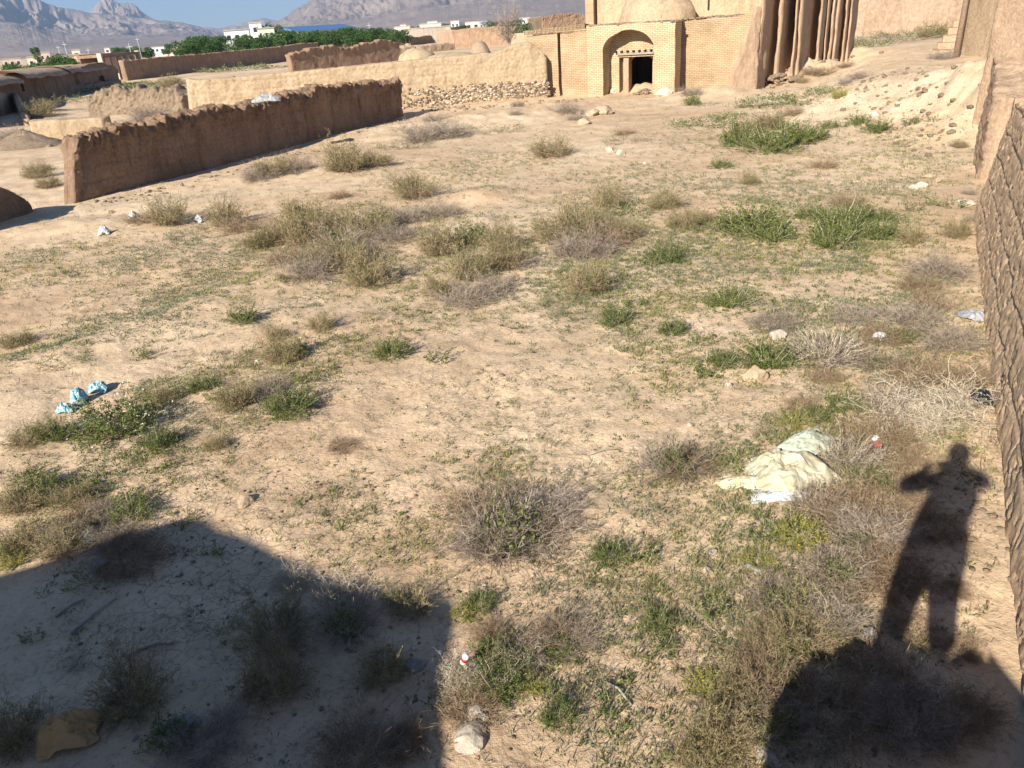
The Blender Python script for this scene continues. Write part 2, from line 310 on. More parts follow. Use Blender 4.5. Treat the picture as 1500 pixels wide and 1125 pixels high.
# ------------------------------------------------------------------ mud walls
def mudwall(name, pts, th, mat, res=.08, batter=.06, rag=.06, rough=.02, topero=0.0, courses=0.0, seed=1, base=None, parent=None, bulge=0, course_h=.5, smooth=True, notch=0, endr=None, fine=True, topf=4.5, topd=.38, pit=0, lean=(0, 0), gully=0):
    """pts: (x, y, ztop) along the front edge; the body lies to the left of the direction of travel"""
    P3 = np.array(pts, float); seg = np.hypot(*np.diff(P3[:, :2], axis=0).T); S = np.concatenate([[0], np.cumsum(seg)]); L = S[-1]
    n = max(8, int(L/res)); endr = min(.22, th*.35) if endr is None else endr
    s = np.unique(np.concatenate([np.linspace(0, L, n), endr*np.array([.02, .1, .25, .5, .75]), L-endr*np.array([.02, .1, .25, .5, .75])]))
    cx, cy, zt = [np.interp(s, S, P3[:, i]) for i in range(3)]
    if len(P3) > 2:                                   # soften corners
        kx = max(1, int(.25/res)); ker = np.ones(2*kx+1)/(2*kx+1)
        f = lambda a: np.convolve(np.pad(a, kx, mode='reflect', reflect_type='odd'), ker, 'valid'); cx, cy = f(cx), f(cy)
    tx, ty = np.gradient(cx, s), np.gradient(cy, s); l = np.hypot(tx, ty); tx, ty = tx/l, ty/l
    nx, ny = ty, -tx                                  # front normal: right of travel
    g0 = height(cx, cy)-.25 if base is None else np.full(len(s), base)
    zt = zt + rag*fbm(s*1.3, s*0+seed, o=4, seed=seed, gain=.65)
    if notch:
        q = vnoise(s*2.6, s*0+3.3, seed=seed+5); zt = zt-notch*sstep(.45, .8, q)
    zt = np.maximum(zt, g0+.12)
    e = np.minimum(s, L-s); wf = np.sqrt(np.clip(1-(1-np.clip(e/endr, 0, 1))**2, 0.0004, 1))
    nv = max(6, int(np.median(zt-g0)/res)); nt_ = max(3, int(th/res/1.5))
    tv = np.concatenate([np.linspace(0, 1, nv), np.ones(nt_-1), np.linspace(1, 0, nv)])   # height fraction
    off = np.concatenate([np.zeros(nv), np.linspace(0, 1, nt_+1)[1:-1], np.ones(nv)])        # 0 front .. 1 back
    SS, T = np.meshgrid(s, tv, indexing='ij'); OF = np.broadcast_to(off, SS.shape); H = (zt-g0)[:, None]
    ZZ = g0[:, None]+T*H
    ZZ = ZZ+np.where((OF > 0) & (OF < 1), (np.sin(OF*np.pi))*.04+.0, 0)
    hf = T*H/np.maximum(H.max(), .1)
    wfront = -(batter*T*H); lat = np.where(OF == 0, -0.0, 0)
    # lateral position: 0 = front at the base, -th = back at the base
    latf = -batter*(ZZ-g0[:, None]); latb = -th+batter*.6*(ZZ-g0[:, None])
    LAT = latf*(1-OF)+latb*OF
    mid = -th/2; LAT = mid+(LAT-mid)*wf[:, None]
    fac = np.where(OF == 0, 1.0, np.where(OF == 1, -1.0, 0)); 
    D = rough*1.6*fbm(SS*1.1, ZZ*1.3, o=3, seed=seed+1)+(rough*fbm(SS*7, ZZ*7, OF*3, o=3, seed=seed+2, gain=.7) if fine else 0)
    if courses:
        ph = ZZ/course_h+.12*fbm(SS*.8, ZZ*0, o=2, seed=seed+8); fr = ph-np.floor(ph); row = np.floor(ph)
        lw = .05+.03*vnoise(SS*2, ZZ*2, seed=seed+4); D = D-courses*np.exp(-((np.minimum(fr, 1-fr))/lw)**2)
        jp = SS/(course_h*3)+.37*row+.1*vnoise(SS, ZZ*6, seed=seed+3); jf = jp-np.floor(jp)
        D = D-courses*.8*np.exp(-(np.minimum(jf, 1-jf)/.016)**2)
    if topero:
        dtop = (1-T)*H; mk = np.exp(-(dtop/(topd+.15*vnoise(SS*1.5, SS*0, seed=seed+6)))**2)
        dr_ = 1-2*np.abs(fbm(SS*topf, ZZ*1.6+OF, o=3, seed=seed+7, gain=.65)); D = D+topero*mk*(.1+.9*dr_); ZZ = ZZ+np.where(OF > 0, 0, 0)+topero*.7*sstep(.82, 1, T)*(fbm(SS*topf*1.2, OF*2, o=3, seed=seed+9, gain=.7))
    if gully: D = D-gully*np.exp(-(np.abs(vnoise(SS*.55+.12*vnoise(SS*0, ZZ*1.5, seed=seed+31), SS*0+7.7, seed=seed+30))/.045)**2)*(.35+.65*T)
    if pit:
        pn = fbm(SS*9, ZZ*13, o=3, seed=seed+21, gain=.7); D = D-pit*sstep(.15, .55, pn)*1.6+pit*.6*fbm(SS*5, ZZ*9, o=3, seed=seed+22)
    if bulge: D = D+bulge*np.sin(np.pi*np.clip(T, 0, 1))
    LAT = LAT+fac*D*wf[:, None]
    ZZ = ZZ+np.where(fac == 0, rough*1.5*fbm(SS*5, LAT*5, o=3, seed=seed+11), 0)
    sh_ = (lean[0]*np.clip(1-SS/2.5, 0, 1)-lean[1]*np.clip(1-(L-SS)/2.5, 0, 1))*(ZZ-g0[:, None])
    cx = cx[:, None]+tx[:, None]*sh_; cy = cy[:, None]+ty[:, None]*sh_
    XX = cx+nx[:, None]*LAT; YY = cy+ny[:, None]*LAT
    ns, nvv = XX.shape; idx = np.arange(ns*nvv).reshape(ns, nvv)
    q = np.stack([idx[:-1, :-1], idx[1:, :-1], idx[1:, 1:], idx[:-1, 1:]], -1).reshape(-1, 4)
    me = mesh(name, np.stack([XX, YY, ZZ], -1).reshape(-1, 3), q, MAT[mat], smooth)
    return link(name, me, parent)
def wall_px(base, top, n=24, zb=0.0):
    """base / top: pixel polylines of the foot and of the top edge -> (x, y, ztop) samples"""
    base = np.array(base, float); xs = np.linspace(base[0, 0], base[-1, 0], n); ys = np.interp(xs, base[:, 0], base[:, 1]); out = []
    top = np.array(top, float)
    # straight plan line between first and last foot points, top height from the picture
    for x_, y_ in zip(xs, ys):
        g = G(x_, y_, zb); z = 2.0
        for _ in range(12):
            u_, v_ = proj(g[0], g[1], z); z += (v_-np.interp(u_, top[:, 0], top[:, 1]))/pxm((g[0], g[1], z))
        out.append((g[0], g[1], z))
    return out
def straight(pts):                                   # same heights on a straight plan line
    p = np.array(pts); t = np.linspace(0, 1, len(p)); a, b = p[0, :2], p[-1, :2]
    s = ((p[:, :2]-a)@(b-a))/((b-a)@(b-a)); return [(a[0]+(b[0]-a[0])*k, a[1]+(b[1]-a[1])*k, z) for k, z in zip(np.sort(s), p[:, 2])]
# long dark boundary wall
W1b = [(104, 300), (202, 281), (274, 267), (338, 249), (410, 229), (498, 212), (543, 203), (594, 172)]
W1t = [(92, 206), (124, 198), (171, 192), (218, 184), (261, 182), (264, 173), (320, 164), (336, 166), (345, 156), (410, 149), (426, 147), (490, 134), (505, 133), (551, 121), (600, 116)]
w1 = mudwall('mud_wall', straight(wall_px(W1b, W1t, 40)), .55, 'mud_shaded', res=.045, batter=.05, rag=.14, rough=.025, topero=.24, gully=.13, courses=.035, course_h=.45, seed=11, notch=.07, topf=4.2, topd=.6, endr=.12, smooth=False, lean=(.36, 0))
tag(w1, 'long dark mud wall with ragged eroded top crossing the left middle ground', 'wall')
# stump of the same wall at the left edge
w0 = mudwall('mud_wall', straight(wall_px([(-120, 370), (0, 330), (58, 306)], [(-120, 240), (-40, 250), (0, 267), (30, 283), (58, 302)], 20)), .6, 'mud_shaded', res=.05, batter=.08, rag=.04, rough=.03, seed=12, endr=.5)
tag(w0, 'dark sloping stump of mud wall cut by the left edge of the photo', 'wall')
# pale lit wall behind
W2b = [(277, 190), (400, 176), (590, 156), (700, 149), (806, 143.5)]
W2t = [(265, 117), (283, 119), (357, 112), (423, 105), (543, 93), (600, 87), (660, 82), (715, 76), (722, 79), (730, 73), (755, 64), (775, 62), (795, 74), (812, 96)]
p2 = wall_px(W2b, W2t, 40)
w2 = mudwall('mud_wall', straight(p2), .8, 'mud_plaster', res=.06, batter=.05, rag=.03, rough=.02, courses=.045, course_h=.42, seed=21, lean=(.13, 0), pit=.02)
tag(w2, 'long sunlit tan mud wall of large blocks left of the brick gatehouse', 'wall')
a2 = np.array(straight(p2)); d2 = (a2[-1, :2]-a2[0, :2]); d2 /= np.hypot(*d2)
rt = mudwall('return_wall', [(a2[0, 0]+1.6-d2[1]*7.5, a2[0, 1]+d2[0]*7.5, 2.1), (a2[0, 0]+.15, a2[0, 1]+.75, 2.1)], .5, 'mud_plaster', res=.15, seed=22)
rt.parent = w2
# stone footing built into the pale wall: courses of field stones
def rock_mesh(name, seed, mat, sub=3, squash=(1, .8, .6), rough=.25, flat=True):
    bm = bmesh.new(); bmesh.ops.create_icosphere(bm, subdivisions=sub, radius=.5)
    V = np.array([v.co[:] for v in bm.verts]); rg = np.random.default_rng(seed)
    for _ in range(9):                               # planar facets
        nrm = rg.normal(size=3); nrm /= np.linalg.norm(nrm); k = rg.uniform(.30, .43); d = V@nrm; V -= np.outer(np.clip(d-k, 0, None), nrm)
    V *= (1+rough*fbm(V[:, 0]*4, V[:, 1]*4, V[:, 2]*4, o=3, seed=seed))[:, None]; V *= np.array(squash)
    for v, c in zip(bm.verts, V): v.co = c
    me = bpy.data.meshes.new(name); bm.to_mesh(me); bm.free(); me.materials.append(MAT[mat])
    if not flat: me.polygons.foreach_set('use_smooth', [True]*len(me.polygons))
    return me
ROCK = {(m, i): rock_mesh('rock', 50+i*7+len(m), m, 3, (1, .8+.1*(i % 3), .5+.12*(i % 4))) for m in ('stone_white', 'stone_tan', 'stone_grey', 'rubble') for i in range(5)}
def merge_rocks(items, name, mat, parent=None):
    """items: (x, y, z, size, rotz, variant, flat)"""
    Vs, Fs, k = [], [], 0
    for (x_, y_, z_, s_, rz_, i, sq) in items:
        me = ROCKLO[i % len(ROCKLO)]; V, Fc = me; c_, s__ = math.cos(rz_), math.sin(rz_)
        W = V*s_*np.array([1, 1, sq]); W = np.stack([W[:, 0]*c_-W[:, 1]*s__, W[:, 0]*s__+W[:, 1]*c_, W[:, 2]], -1)+np.array([x_, y_, z_]); Vs.append(W); Fs.append(Fc+k); k += len(V)
    return link(name, mesh(name, np.concatenate(Vs), np.concatenate(Fs), MAT[mat]), parent)
ROCKLO = []
for i in range(6):
    me = rock_mesh('r', 90+i, 'stone_white', 1, (1, .85, .65), .3); V = np.array([v.co[:] for v in me.vertices]); Fc = np.array([p.vertices[:] for p in me.polygons]); ROCKLO.append((V, Fc)); bpy.data.meshes.remove(me)
it = []
a, b = a2[int(len(a2)*.55), :2], a2[-1, :2]; nn = np.array([d2[1], -d2[0]])
for k in range(1100):
    t = random.random()**.8; row = random.random(); zz_ = .15+row*1.0*(1-.15*t)
    if random.random() > .35+.65*(1-row): continue
    q = a+(b-a)*t+nn*(-.05*zz_-.02); it.append((q[0], q[1], zz_, random.uniform(.12, .27), random.uniform(-.4, .4)+math.atan2(d2[1], d2[0]), k, random.uniform(.5, .9)))
merge_rocks(it[::4], 'stone_footing', 'stone_white', w2); merge_rocks([q for k, q in enumerate(it) if k % 4], 'stone_footing', 'rubble', w2)
# dark walls further back
for (bs, tp, th_, lab, sd, er, rg_) in [
    ([(428, 106), (500, 98), (589, 88)], [(424, 82), (433, 77), (455, 71), (463, 70), (490, 66), (500, 71), (517, 69), (530, 64), (543, 64), (552, 60), (565, 58), (583, 63), (590, 64)], .9, 'short dark mud wall with jagged top above the middle of the pale block wall', 31, .3, .25),
    ([(187, 118), (267, 107.5), (383, 93.5), (470, 84)], [(174, 90), (250, 83), (303, 78), (383, 71), (437, 64), (506, 61)], .9, 'very long dark mud wall in the distance below the green orchard', 32, .22, .12),
    ([(662, 70), (700, 67), (752, 65)], [(655, 46), (668, 44), (705, 40), (735, 38), (753, 40)], .9, 'dark straw-topped mud wall right of the small lit domes', 33, .25, .15),
    ([(602, 67), (648, 61)], [(600, 54), (610, 55), (630, 52), (648, 49)], .9, 'small dark mud wall left of the straw-topped wall', 34, .2, .2)]:
    o = mudwall('mud_wall', straight(wall_px(bs, tp, 30)), th_, 'mud_shaded', res=.2, rag=rg_, rough=.05, topero=er, seed=sd, batter=.03); tag(o, lab, 'wall')
for (bs, tp, lab, sd, mt_) in [
    ([(268, 84), (350, 77), (437, 69)], [(266, 75), (350, 68.5), (437, 61)], 'pale plastered boundary wall behind the long distant dark wall', 41, 'plaster_far'),
    ([(470, 78), (540, 72), (602, 65)], [(440, 64), (500, 57), (545, 51), (602, 49)], 'sunlit tan earth wall beyond the jagged dark wall', 42, 'mud_far'),
    ([(602, 62), (660, 56), (690, 53)], [(590, 50), (640, 43), (690, 36), (720, 35)], 'low sunlit earth wall beneath the pale village houses', 43, 'mud_far'),
    ([(640, 66), (662, 66)], [(640, 46), (660, 44)], 'tan wall end beside the small dark mud wall', 44, 'mud_far'),
    ([(722, 52), (757, 47)], [(722, 33), (745, 29), (757, 31)], 'sunlit mud hump with sloping sides below the bare tree', 45, 'mud_far'),
    ([(748, 72), (782, 70)], [(745, 50), (782, 47)], 'plain sunlit mud wall next to the straw-topped dark wall', 46, 'mud_far')]:
    o = mudwall('mud_wall', straight(wall_px(bs, tp, 20)), 1.0, mt_, res=.35, rag=.1, rough=.04, seed=sd, batter=.03); tag(o, lab, 'wall')
# ------------------------------------------------------------------ vaulted ruined houses on the left
def vault_ruin():
    root = empty('vaulted_ruin', (*G(100, 138)[:2], 0)); tag(root, 'row of dark roofless-looking vaulted mud houses with a doorway at the left', 'ruin')
    inv = Matrix.Translation(root.location).inverted()
    bays = [([(-60, 190), (0, 170), (58, 152)], [(-60, 118), (0, 114), (20, 108), (50, 106), (58, 110)], 51),
            ([(62, 151), (118, 137)], [(62, 113), (75, 106), (100, 98), (118, 96)], 52),
            ([(123, 136), (178, 122)], [(121, 99), (135, 93), (150, 92), (165, 96), (178, 106)], 53)]
    for bs, tp, sd in bays:
        o = mudwall('wall', straight(wall_px(bs, tp, 16)), 1.2, 'mud_shaded', res=.14, rag=.1, rough=.05, topero=.18, seed=sd, parent=None); o.parent = root; o.matrix_parent_inverse = inv
    # the vault behind each bay, a low barrel roof catching the sun
    for (x0, x1, yt) in [(-60, 58, 108), (60, 119, 99), (122, 172, 94)]:
        D0, D1 = (57, 79) if x0 < 0 else (79, 95) if x0 < 100 else (96, 114)
        A = HD(x0, yt+(3 if x0 < 0 else 0), D0); B = HD(x1, yt-3, D1); L = np.hypot(*(B-A)[:2]); n1, n2 = 24, 14
        u = (B-A)[:2]/L; nrm = np.array([-u[1], u[0]]); V = []
        for i in range(n1+1):
            for j in range(n2+1):
                t = i/n1; a_ = math.pi*j/n2; q = A[:2]+(B-A)[:2]*t+nrm*(4.2-2.9*math.cos(a_)); z = (A[2]+(B[2]-A[2])*t)-.75+.8*math.sin(a_)
                V.append((q[0], q[1], z+.1*float(vnoise(q[0]*.8, q[1]*.8, seed=4))))
        f = [(i*(n2+1)+j, (i+1)*(n2+1)+j, (i+1)*(n2+1)+j+1, i*(n2+1)+j+1) for i in range(n1) for j in range(n2)]
        o = link('roof', mesh('roof', V, f, MAT['mud_far'], True)); o.parent = root; o.matrix_parent_inverse = inv
    # dark slabs standing in for the shade inside door and window openings
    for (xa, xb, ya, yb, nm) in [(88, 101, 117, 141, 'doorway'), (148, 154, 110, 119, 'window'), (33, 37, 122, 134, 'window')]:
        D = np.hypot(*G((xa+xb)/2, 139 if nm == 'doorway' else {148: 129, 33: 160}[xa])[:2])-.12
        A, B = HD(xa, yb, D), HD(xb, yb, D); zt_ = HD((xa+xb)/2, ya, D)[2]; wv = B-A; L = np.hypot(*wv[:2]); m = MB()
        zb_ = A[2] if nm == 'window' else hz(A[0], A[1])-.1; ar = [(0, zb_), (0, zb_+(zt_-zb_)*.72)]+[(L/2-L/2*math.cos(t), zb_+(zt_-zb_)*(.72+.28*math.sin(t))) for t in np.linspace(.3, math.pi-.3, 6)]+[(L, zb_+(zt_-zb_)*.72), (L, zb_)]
        m.prism(ar, 0, .3); o = m.build(nm, MAT['dark_wood_and_shade'], root); o.matrix_parent_inverse = inv; o.location = (A[0], A[1], 0); o.rotation_euler = (0, 0, math.atan2(wv[1], wv[0]))
    o = mudwall('buttress', [(*G(10, 172)[:2], 1.9), (*G(24, 163)[:2], 1.4), (*G(36, 186)[:2], .3)], .5, 'mud_rough', res=.1, seed=56, rag=.15); o.parent = root; o.matrix_parent_inverse = inv
    o = mudwall('low_wall', straight(wall_px([(107, 140), (150, 131), (180, 124)], [(105, 124), (115, 125), (150, 121), (178, 116)], 10)), .6, 'mud_shaded', res=.15, seed=57, rag=.2); o.parent = root; o.matrix_parent_inverse = inv
vault_ruin()
o = mudwall('mud_wall', straight(wall_px([(46, 207), (100, 203), (160, 197)], [(44, 180), (60, 177), (100, 176), (150, 173), (160, 176)], 16)), 1.5, 'mud_plaster', res=.1, seed=61, rag=.06, courses=.03, rough=.03); tag(o, 'low flat-topped sunlit wall behind the left end of the long dark wall', 'wall')
o = mudwall('broken_wall', straight(wall_px([(125, 172), (160, 181), (215, 176), (240, 165)], [(122, 145), (130, 138), (142, 141), (170, 144), (200, 143), (240, 140)], 24)), 2.2, 'rubble', res=.09, seed=62, rag=.5, rough=.10, batter=.45, topero=.35, topf=2.5, topd=.7, pit=.10, smooth=False); tag(o, 'collapsed sunlit mud wall with holes, left of the pale block wall', 'wall')
# domes and lumps behind the pale wall
def dome(px, py, rpx, hpx, lab, mat='mud_plaster', seed=1, hole=None):
    g = G(px, py); s = pxm(g); r = rpx/s; h = hpx/s*1.05; n1, n2 = 40, 16; V = []; f = []
    for i in range(n2+1):
        a_ = math.pi/2*i/n2
        for j in range(n1):
            t = 2*math.pi*j/n1; k = 1+.08*float(vnoise(math.cos(t)*2+seed, math.sin(t)*2, a_*2, seed=seed)); V.append((r*math.cos(a_)*math.cos(t)*k, r*math.cos(a_)*math.sin(t)*k, h*math.sin(a_)**.9*k-.1))
    f = [(i*n1+j, i*n1+(j+1) % n1, (i+1)*n1+(j+1) % n1, (i+1)*n1+j) for i in range(n2) for j in range(n1)]
    o = link('mud_dome', mesh('mud_dome', V, f, MAT[mat], True), None, (g[0], g[1], 0)); tag(o, lab, 'dome'); return o
dome(612, 92, 28, 21, 'broad low sunlit dome above the pale block wall', seed=2)
dome(704, 82, 15, 20, 'steep rough beehive dome above the pale block wall', 'rubble', seed=3)
dome(664, 90, 44, 13, 'wide flat lit hump between the two small domes', seed=4)
dome(768, 78, 9, 6, 'tiny mud hump beside the left corner of the brick building', 'mud_rough', seed=6)
o = mudwall('rubble_wall', straight(wall_px([(585, 80), (620, 74), (668, 72)], [(585, 70), (610, 66), (640, 62), (668, 61)], 20)), 1.0, 'mud_rough', res=.2, seed=63, rag=.35, rough=.1); tag(o, 'low broken rubble wall in front of the small dark wall', 'wall')
o = mudwall('mud_wall', straight(wall_px([(776, 62), (797, 60)], [(776, 27), (795, 24)], 8)), .8, 'mud_plaster', res=.12, seed=64, rag=.05); tag(o, 'square sunlit mud pillar left of the reed-covered wall', 'wall')
o = mudwall('reed_wall', straight(wall_px([(796, 62), (866, 56)], [(790, 27), (815, 21), (840, 19), (855, 22), (866, 35)], 20)), .6, 'mud_shaded', res=.07, seed=65, rag=.25, rough=.09, topero=.2); tag(o, 'brown wall covered with dry reeds left of the tall tower', 'wall')
# ------------------------------------------------------------------ brick gatehouse
FA = math.radians(28.0); A0 = G(865, 141); UX, UY = math.cos(FA), -math.sin(FA)   # local x along the facade, local y away from the camera
def LF(px, py, k=0.0):
    d = ray(px, py); nrm = np.array([-UY, UX]); nrm = np.array([math.sin(FA), math.cos(FA)])
    t = (k+(A0[0]*nrm[0]+A0[1]*nrm[1]))/(d[0]*nrm[0]+d[1]*nrm[1]); q = np.array([0, 0, CZ])+d*t
    return (q[0]-A0[0])*UX+(q[1]-A0[1])*UY, q[2]
gate = empty('brick_gatehouse', (A0[0], A0[1], 0), -FA); tag(gate, 'tan brick building with a large round-arched niche and dark doorway', 'building')
x0 = LF(860, 90)[0]; x1 = LF(989, 80)[0]; zt = LF(925, 33)[1]; jl = LF(883, 100)[0]; jr = LF(958, 100)[0]; zs = LF(883, 76)[1]; za = LF(928, 43)[1]
xm = (jl+jr)/2; rw = (jr-jl)/2
arch = [(xm-rw*math.cos(t), zs+(za-zs)*math.sin(t)**.95) for t in np.linspace(0, math.pi, 25)]
m = MB(); m.prism([(x0, -.3), (jl, -.3)]+arch+[(jr, -.3), (x1, -.3), (x1, LF(985, 31)[1]), (x0, LF(862, 38)[1])], 0, 1.1); m.build('arch_wall', MAT['brick_pale'], gate)
# soldier-brick ring round the arch, 3 mm proud
m = MB(); ring = [(xm-(rw+.30)*math.cos(t), zs+(za-zs+.30)*math.sin(t)**.95) for t in np.linspace(0, math.pi, 25)]
for i in range(24): m.prism([arch[i], ring[i], (ring[i][0]*.93+ring[i+1][0]*.07, ring[i][1]*.07+ring[i+1][1]*.93) if False else ring[i+1], arch[i+1]], -.012, .2)
m.build('arch_ring', MAT['brick_pale'], gate)
dl, dr, dz = LF(907, 100, 1.1)[0], LF(956.5, 100, 1.1)[0], LF(930, 83, 1.1)[1]
m = MB(); m.prism([(jl-.2, -.3), (dl, -.3), (dl, dz), (dr, dz), (dr, -.3), (jr+.2, -.3), (jr+.2, zt-.1), (jl-.2, zt-.1)], 1.1, 1.55); m.build('niche_wall', MAT['brick_pale'], gate)
pl, pr = LF(915, 110, 1.3)[0], LF(921, 110, 1.3)[0]
m = MB(); m.box(pl-.02, pr+.05, 1.12, 1.5, -.3, dz-.05); m.build('door_post', MAT['mud_rough'], gate, bevel=.03)
q0, q1 = LF(923, 90, 1.6)[0], LF(956, 90, 1.6)[0]; qt = LF(940, 80, 1.6)[1]
m = MB(); m.prism([(pl-.6, -.3), (q0, -.3), (q0, qt-.35)]+[(q0+(q1-q0)*(.5-.5*math.cos(t)), qt-.35+.33*math.sin(t)) for t in np.linspace(.2, math.pi-.2, 9)]+[(q1, qt-.35), (q1, -.3), (q1+.7, -.3), (q1+.7, qt+.8), (pl-.6, qt+.8)], 1.6, 1.9); m.build('inner_arch', MAT['mud_rough'], gate)
m = MB(); m.box(LF(904, 80, 1)[0], LF(958, 80, 1)[0], .98, 1.25, LF(904, 81, 1)[1]-.02, LF(904, 81, 1)[1]+.10); m.build('lintel', MAT['wood_grey'], gate, bevel=.015)
for i in range(7):
    xx = LF(902+i*8.6, 77, 1)[0]; zz_ = LF(904, 81, 1)[1]+.17; m = MB(); m.tube([(xx, .88, zz_), (xx+.02, 1.4, zz_+.02)], .05, 7); m.build('beam_end', MAT['dark_wood_and_shade'], gate)
def erode(o, amp, cut, seed):
    bm = bmesh.new(); bm.from_mesh(o.data); bmesh.ops.triangulate(bm, faces=bm.faces[:])
    for _ in range(4):
        le = [e for e in bm.edges if e.calc_length() > cut]
        if not le: break
        bmesh.ops.subdivide_edges(bm, edges=le, cuts=1); bmesh.ops.triangulate(bm, faces=[f for f in bm.faces if len(f.verts) > 3])
    V = np.array([v.co[:] for v in bm.verts]); q = fbm(V[:, 0]*1.6, V[:, 1]*1.6, V[:, 2]*1.6, o=4, seed=seed, gain=.65); q2 = fbm(V[:, 0]*1.6+9, V[:, 1]*1.6, V[:, 2]*1.6, o=4, seed=seed+1, gain=.65)
    for v, a_, b_ in zip(bm.verts, q, q2): v.co.x += amp*a_; v.co.y += amp*.5*b_; v.co.z += amp*1.2*b_*(v.co.z > .5)
    bm.to_mesh(o.data); bm.free()
# dark room behind the door
m = MB(); zr = zt-.2
m.box(dl-1.3, dr+.9, 8.5, 8.8, -.3, zr); m.box(dl-1.6, dl-1.3, 1.92, 8.8, -.3, zr); m.box(dr+.9, dr+1.2, 1.92, 8.8, -.3, zr); m.box(dl-1.6, dr+1.2, 1.92, 8.8, zr, zr+.1)
m.build('room_walls', MAT['mud_shaded'], gate)
# left wing and its vertical slot
g1, g0, gs = LF(859.5, 90, .28)[0], LF(771, 90, .28)[0], LF(820, 90, .28)[0]
def topz(px, py, k): return LF(px, py, k)[1]
m = MB(); m.prism([(g0, -.3), (gs-.09, -.3), (gs-.09, topz(818, 49, .28)), (g0, topz(771, 54, .28))], .28, .9); m.prism([(gs+.09, -.3), (g1+.4, -.3), (g1+.4, topz(862, 44, .28)), (gs+.09, topz(822, 50, .28))], .28, .9); m.box(g0, g1+.3, .9, 1.3, -.3, topz(819, 52, .28)); m.build('left_wing', MAT['brick_tan'], gate)
m = MB(); n_ = 46
for i in range(n_):
    xx = g0+(g1-g0)*i/n_; zz_ = topz(771, 51, .2)+(topz(860, 41, .2)-topz(771, 51, .2))*i/n_; m.box(xx, xx+(g1-g0)/n_*.62, .12, .8, zz_-.02, zz_+.2+.03*random.random())
m.build('cornice', MAT['brick_tan'], gate)
# right wing
r0, r1 = x1-.02, LF(1112, 90, 1.7)[0]
m = MB(); m.prism([(x1-1.2, -.3), (r1, -.3), (r1, topz(1105, 8, 1.7)), (LF(1090, 20, 1.7)[0], topz(1090, 22, 1.7)), (x1-1.2, topz(990, 33, 1.7))], 1.7, 2.3); m.build('right_wing', MAT['brick_tan'], gate)
m = MB(); m.box(x0+.02, x1-.02, 1.1, 1.56, zt-.12, zt-.01); m.box(g0+.05, x1-.05, 1.56, 9.4, zt-.25, zt-.08); m.box(x1-.05, r1, 2.3, 9.4, zt-.3, zt-.05); m.build('roof', MAT['mud_far'], gate)
# pale plaster patch on the pier top edge: loose mud and bricks
itr = []
for k in range(170):
    xx = random.uniform(x0, r1-1); kk = random.uniform(.02, 1.0) if xx < x1 else random.uniform(1.8, 2.6); itr.append((xx, kk, (zt-.02 if xx > x1 else LF(862, 38)[1]+(LF(985, 31)[1]-LF(862, 38)[1])*(xx-x0)/(x1-x0)), random.uniform(.12, .36), random.random()*6, k, .8))
merge_rocks(itr, 'roof_rubble', 'rubble', gate)['kind'] = 'stuff'
# upper storey: plastered walls and the half dome in front of it
ux0, ux1 = LF(860, 15, 6)[0], LF(1136, 0, 6)[0]; uxr = LF(873, 15, 6)[0]
m = MB(); m.box(ux0, uxr-.05, 5.7, 12, zt-.3, 8.2); m.build('tower_corner', MAT['mud_course'], gate)
m = MB(); m.box(uxr+.08, ux1, 6, 12, zt-.3, 8.4); m.build('upper_wall', MAT['mud_plaster'], gate)
m = MB(); xs_ = LF(1038, 7, 6)[0]; m.box(xs_-.05, xs_+.06, 5.97, 6.2, LF(1038, 15, 6)[1], 8); m.build('slot', MAT['dark_wood_and_shade'], gate)  # dark bar on the wall, its colour stands in for shade in a crack
dx_, dr_ = LF(962, 20, 4)[0], 2.15; V = []; n1, n2 = 96, 40
for i in range(n2+1):
    a_ = math.pi/2*i/n2
    for j in range(n1): t = 2*math.pi*j/n1; k_ = 1+.05*float(fbm(math.cos(t)*2.5, math.sin(t)*2.5, a_*3, o=4, seed=77)); V.append((dx_+dr_*k_*math.cos(a_)*math.cos(t), 4.1+dr_*.9*k_*math.cos(a_)*math.sin(t), zt-.15+1.9*k_*math.sin(a_)))
f = [(i*n1+j, i*n1+(j+1) % n1, (i+1)*n1+(j+1) % n1, (i+1)*n1+j) for i in range(n2) for j in range(n1)]
link('dome', mesh('dome', V, f, MAT['mud_plaster'], True), gate)
# sloping buttress at the right end of the facade
bx0, bx1 = LF(1080, 130, 1)[0], LF(1112, 110, 1)[0]; m = MB()
zt_b = topz(1100, 10, 1.7)
m.add([(bx0-.9, 1.72, -.3), (bx0+.35, -.2, -.3), (bx1-.05, .6, -.3), (bx1, 2.6, -.3), (bx0+.5, 1.72, zt_b), (bx0+.75, 1.45, zt_b), (bx1-.2, 1.6, zt_b), (bx1-.1, 2.6, zt_b)],
      [(0, 3, 2, 1), (4, 5, 6, 7), (0, 1, 5, 4), (1, 2, 6, 5), (2, 3, 7, 6), (3, 0, 4, 7)])
bt = m.build('buttress', MAT['mud_rough'], gate); erode(bt, .16, .35, 5)
for o_ in gate.children:
    if o_.name.split('.')[0] in ('right_wing', 'arch_wall', 'left_wing'): erode(o_, .07, .5, 7)
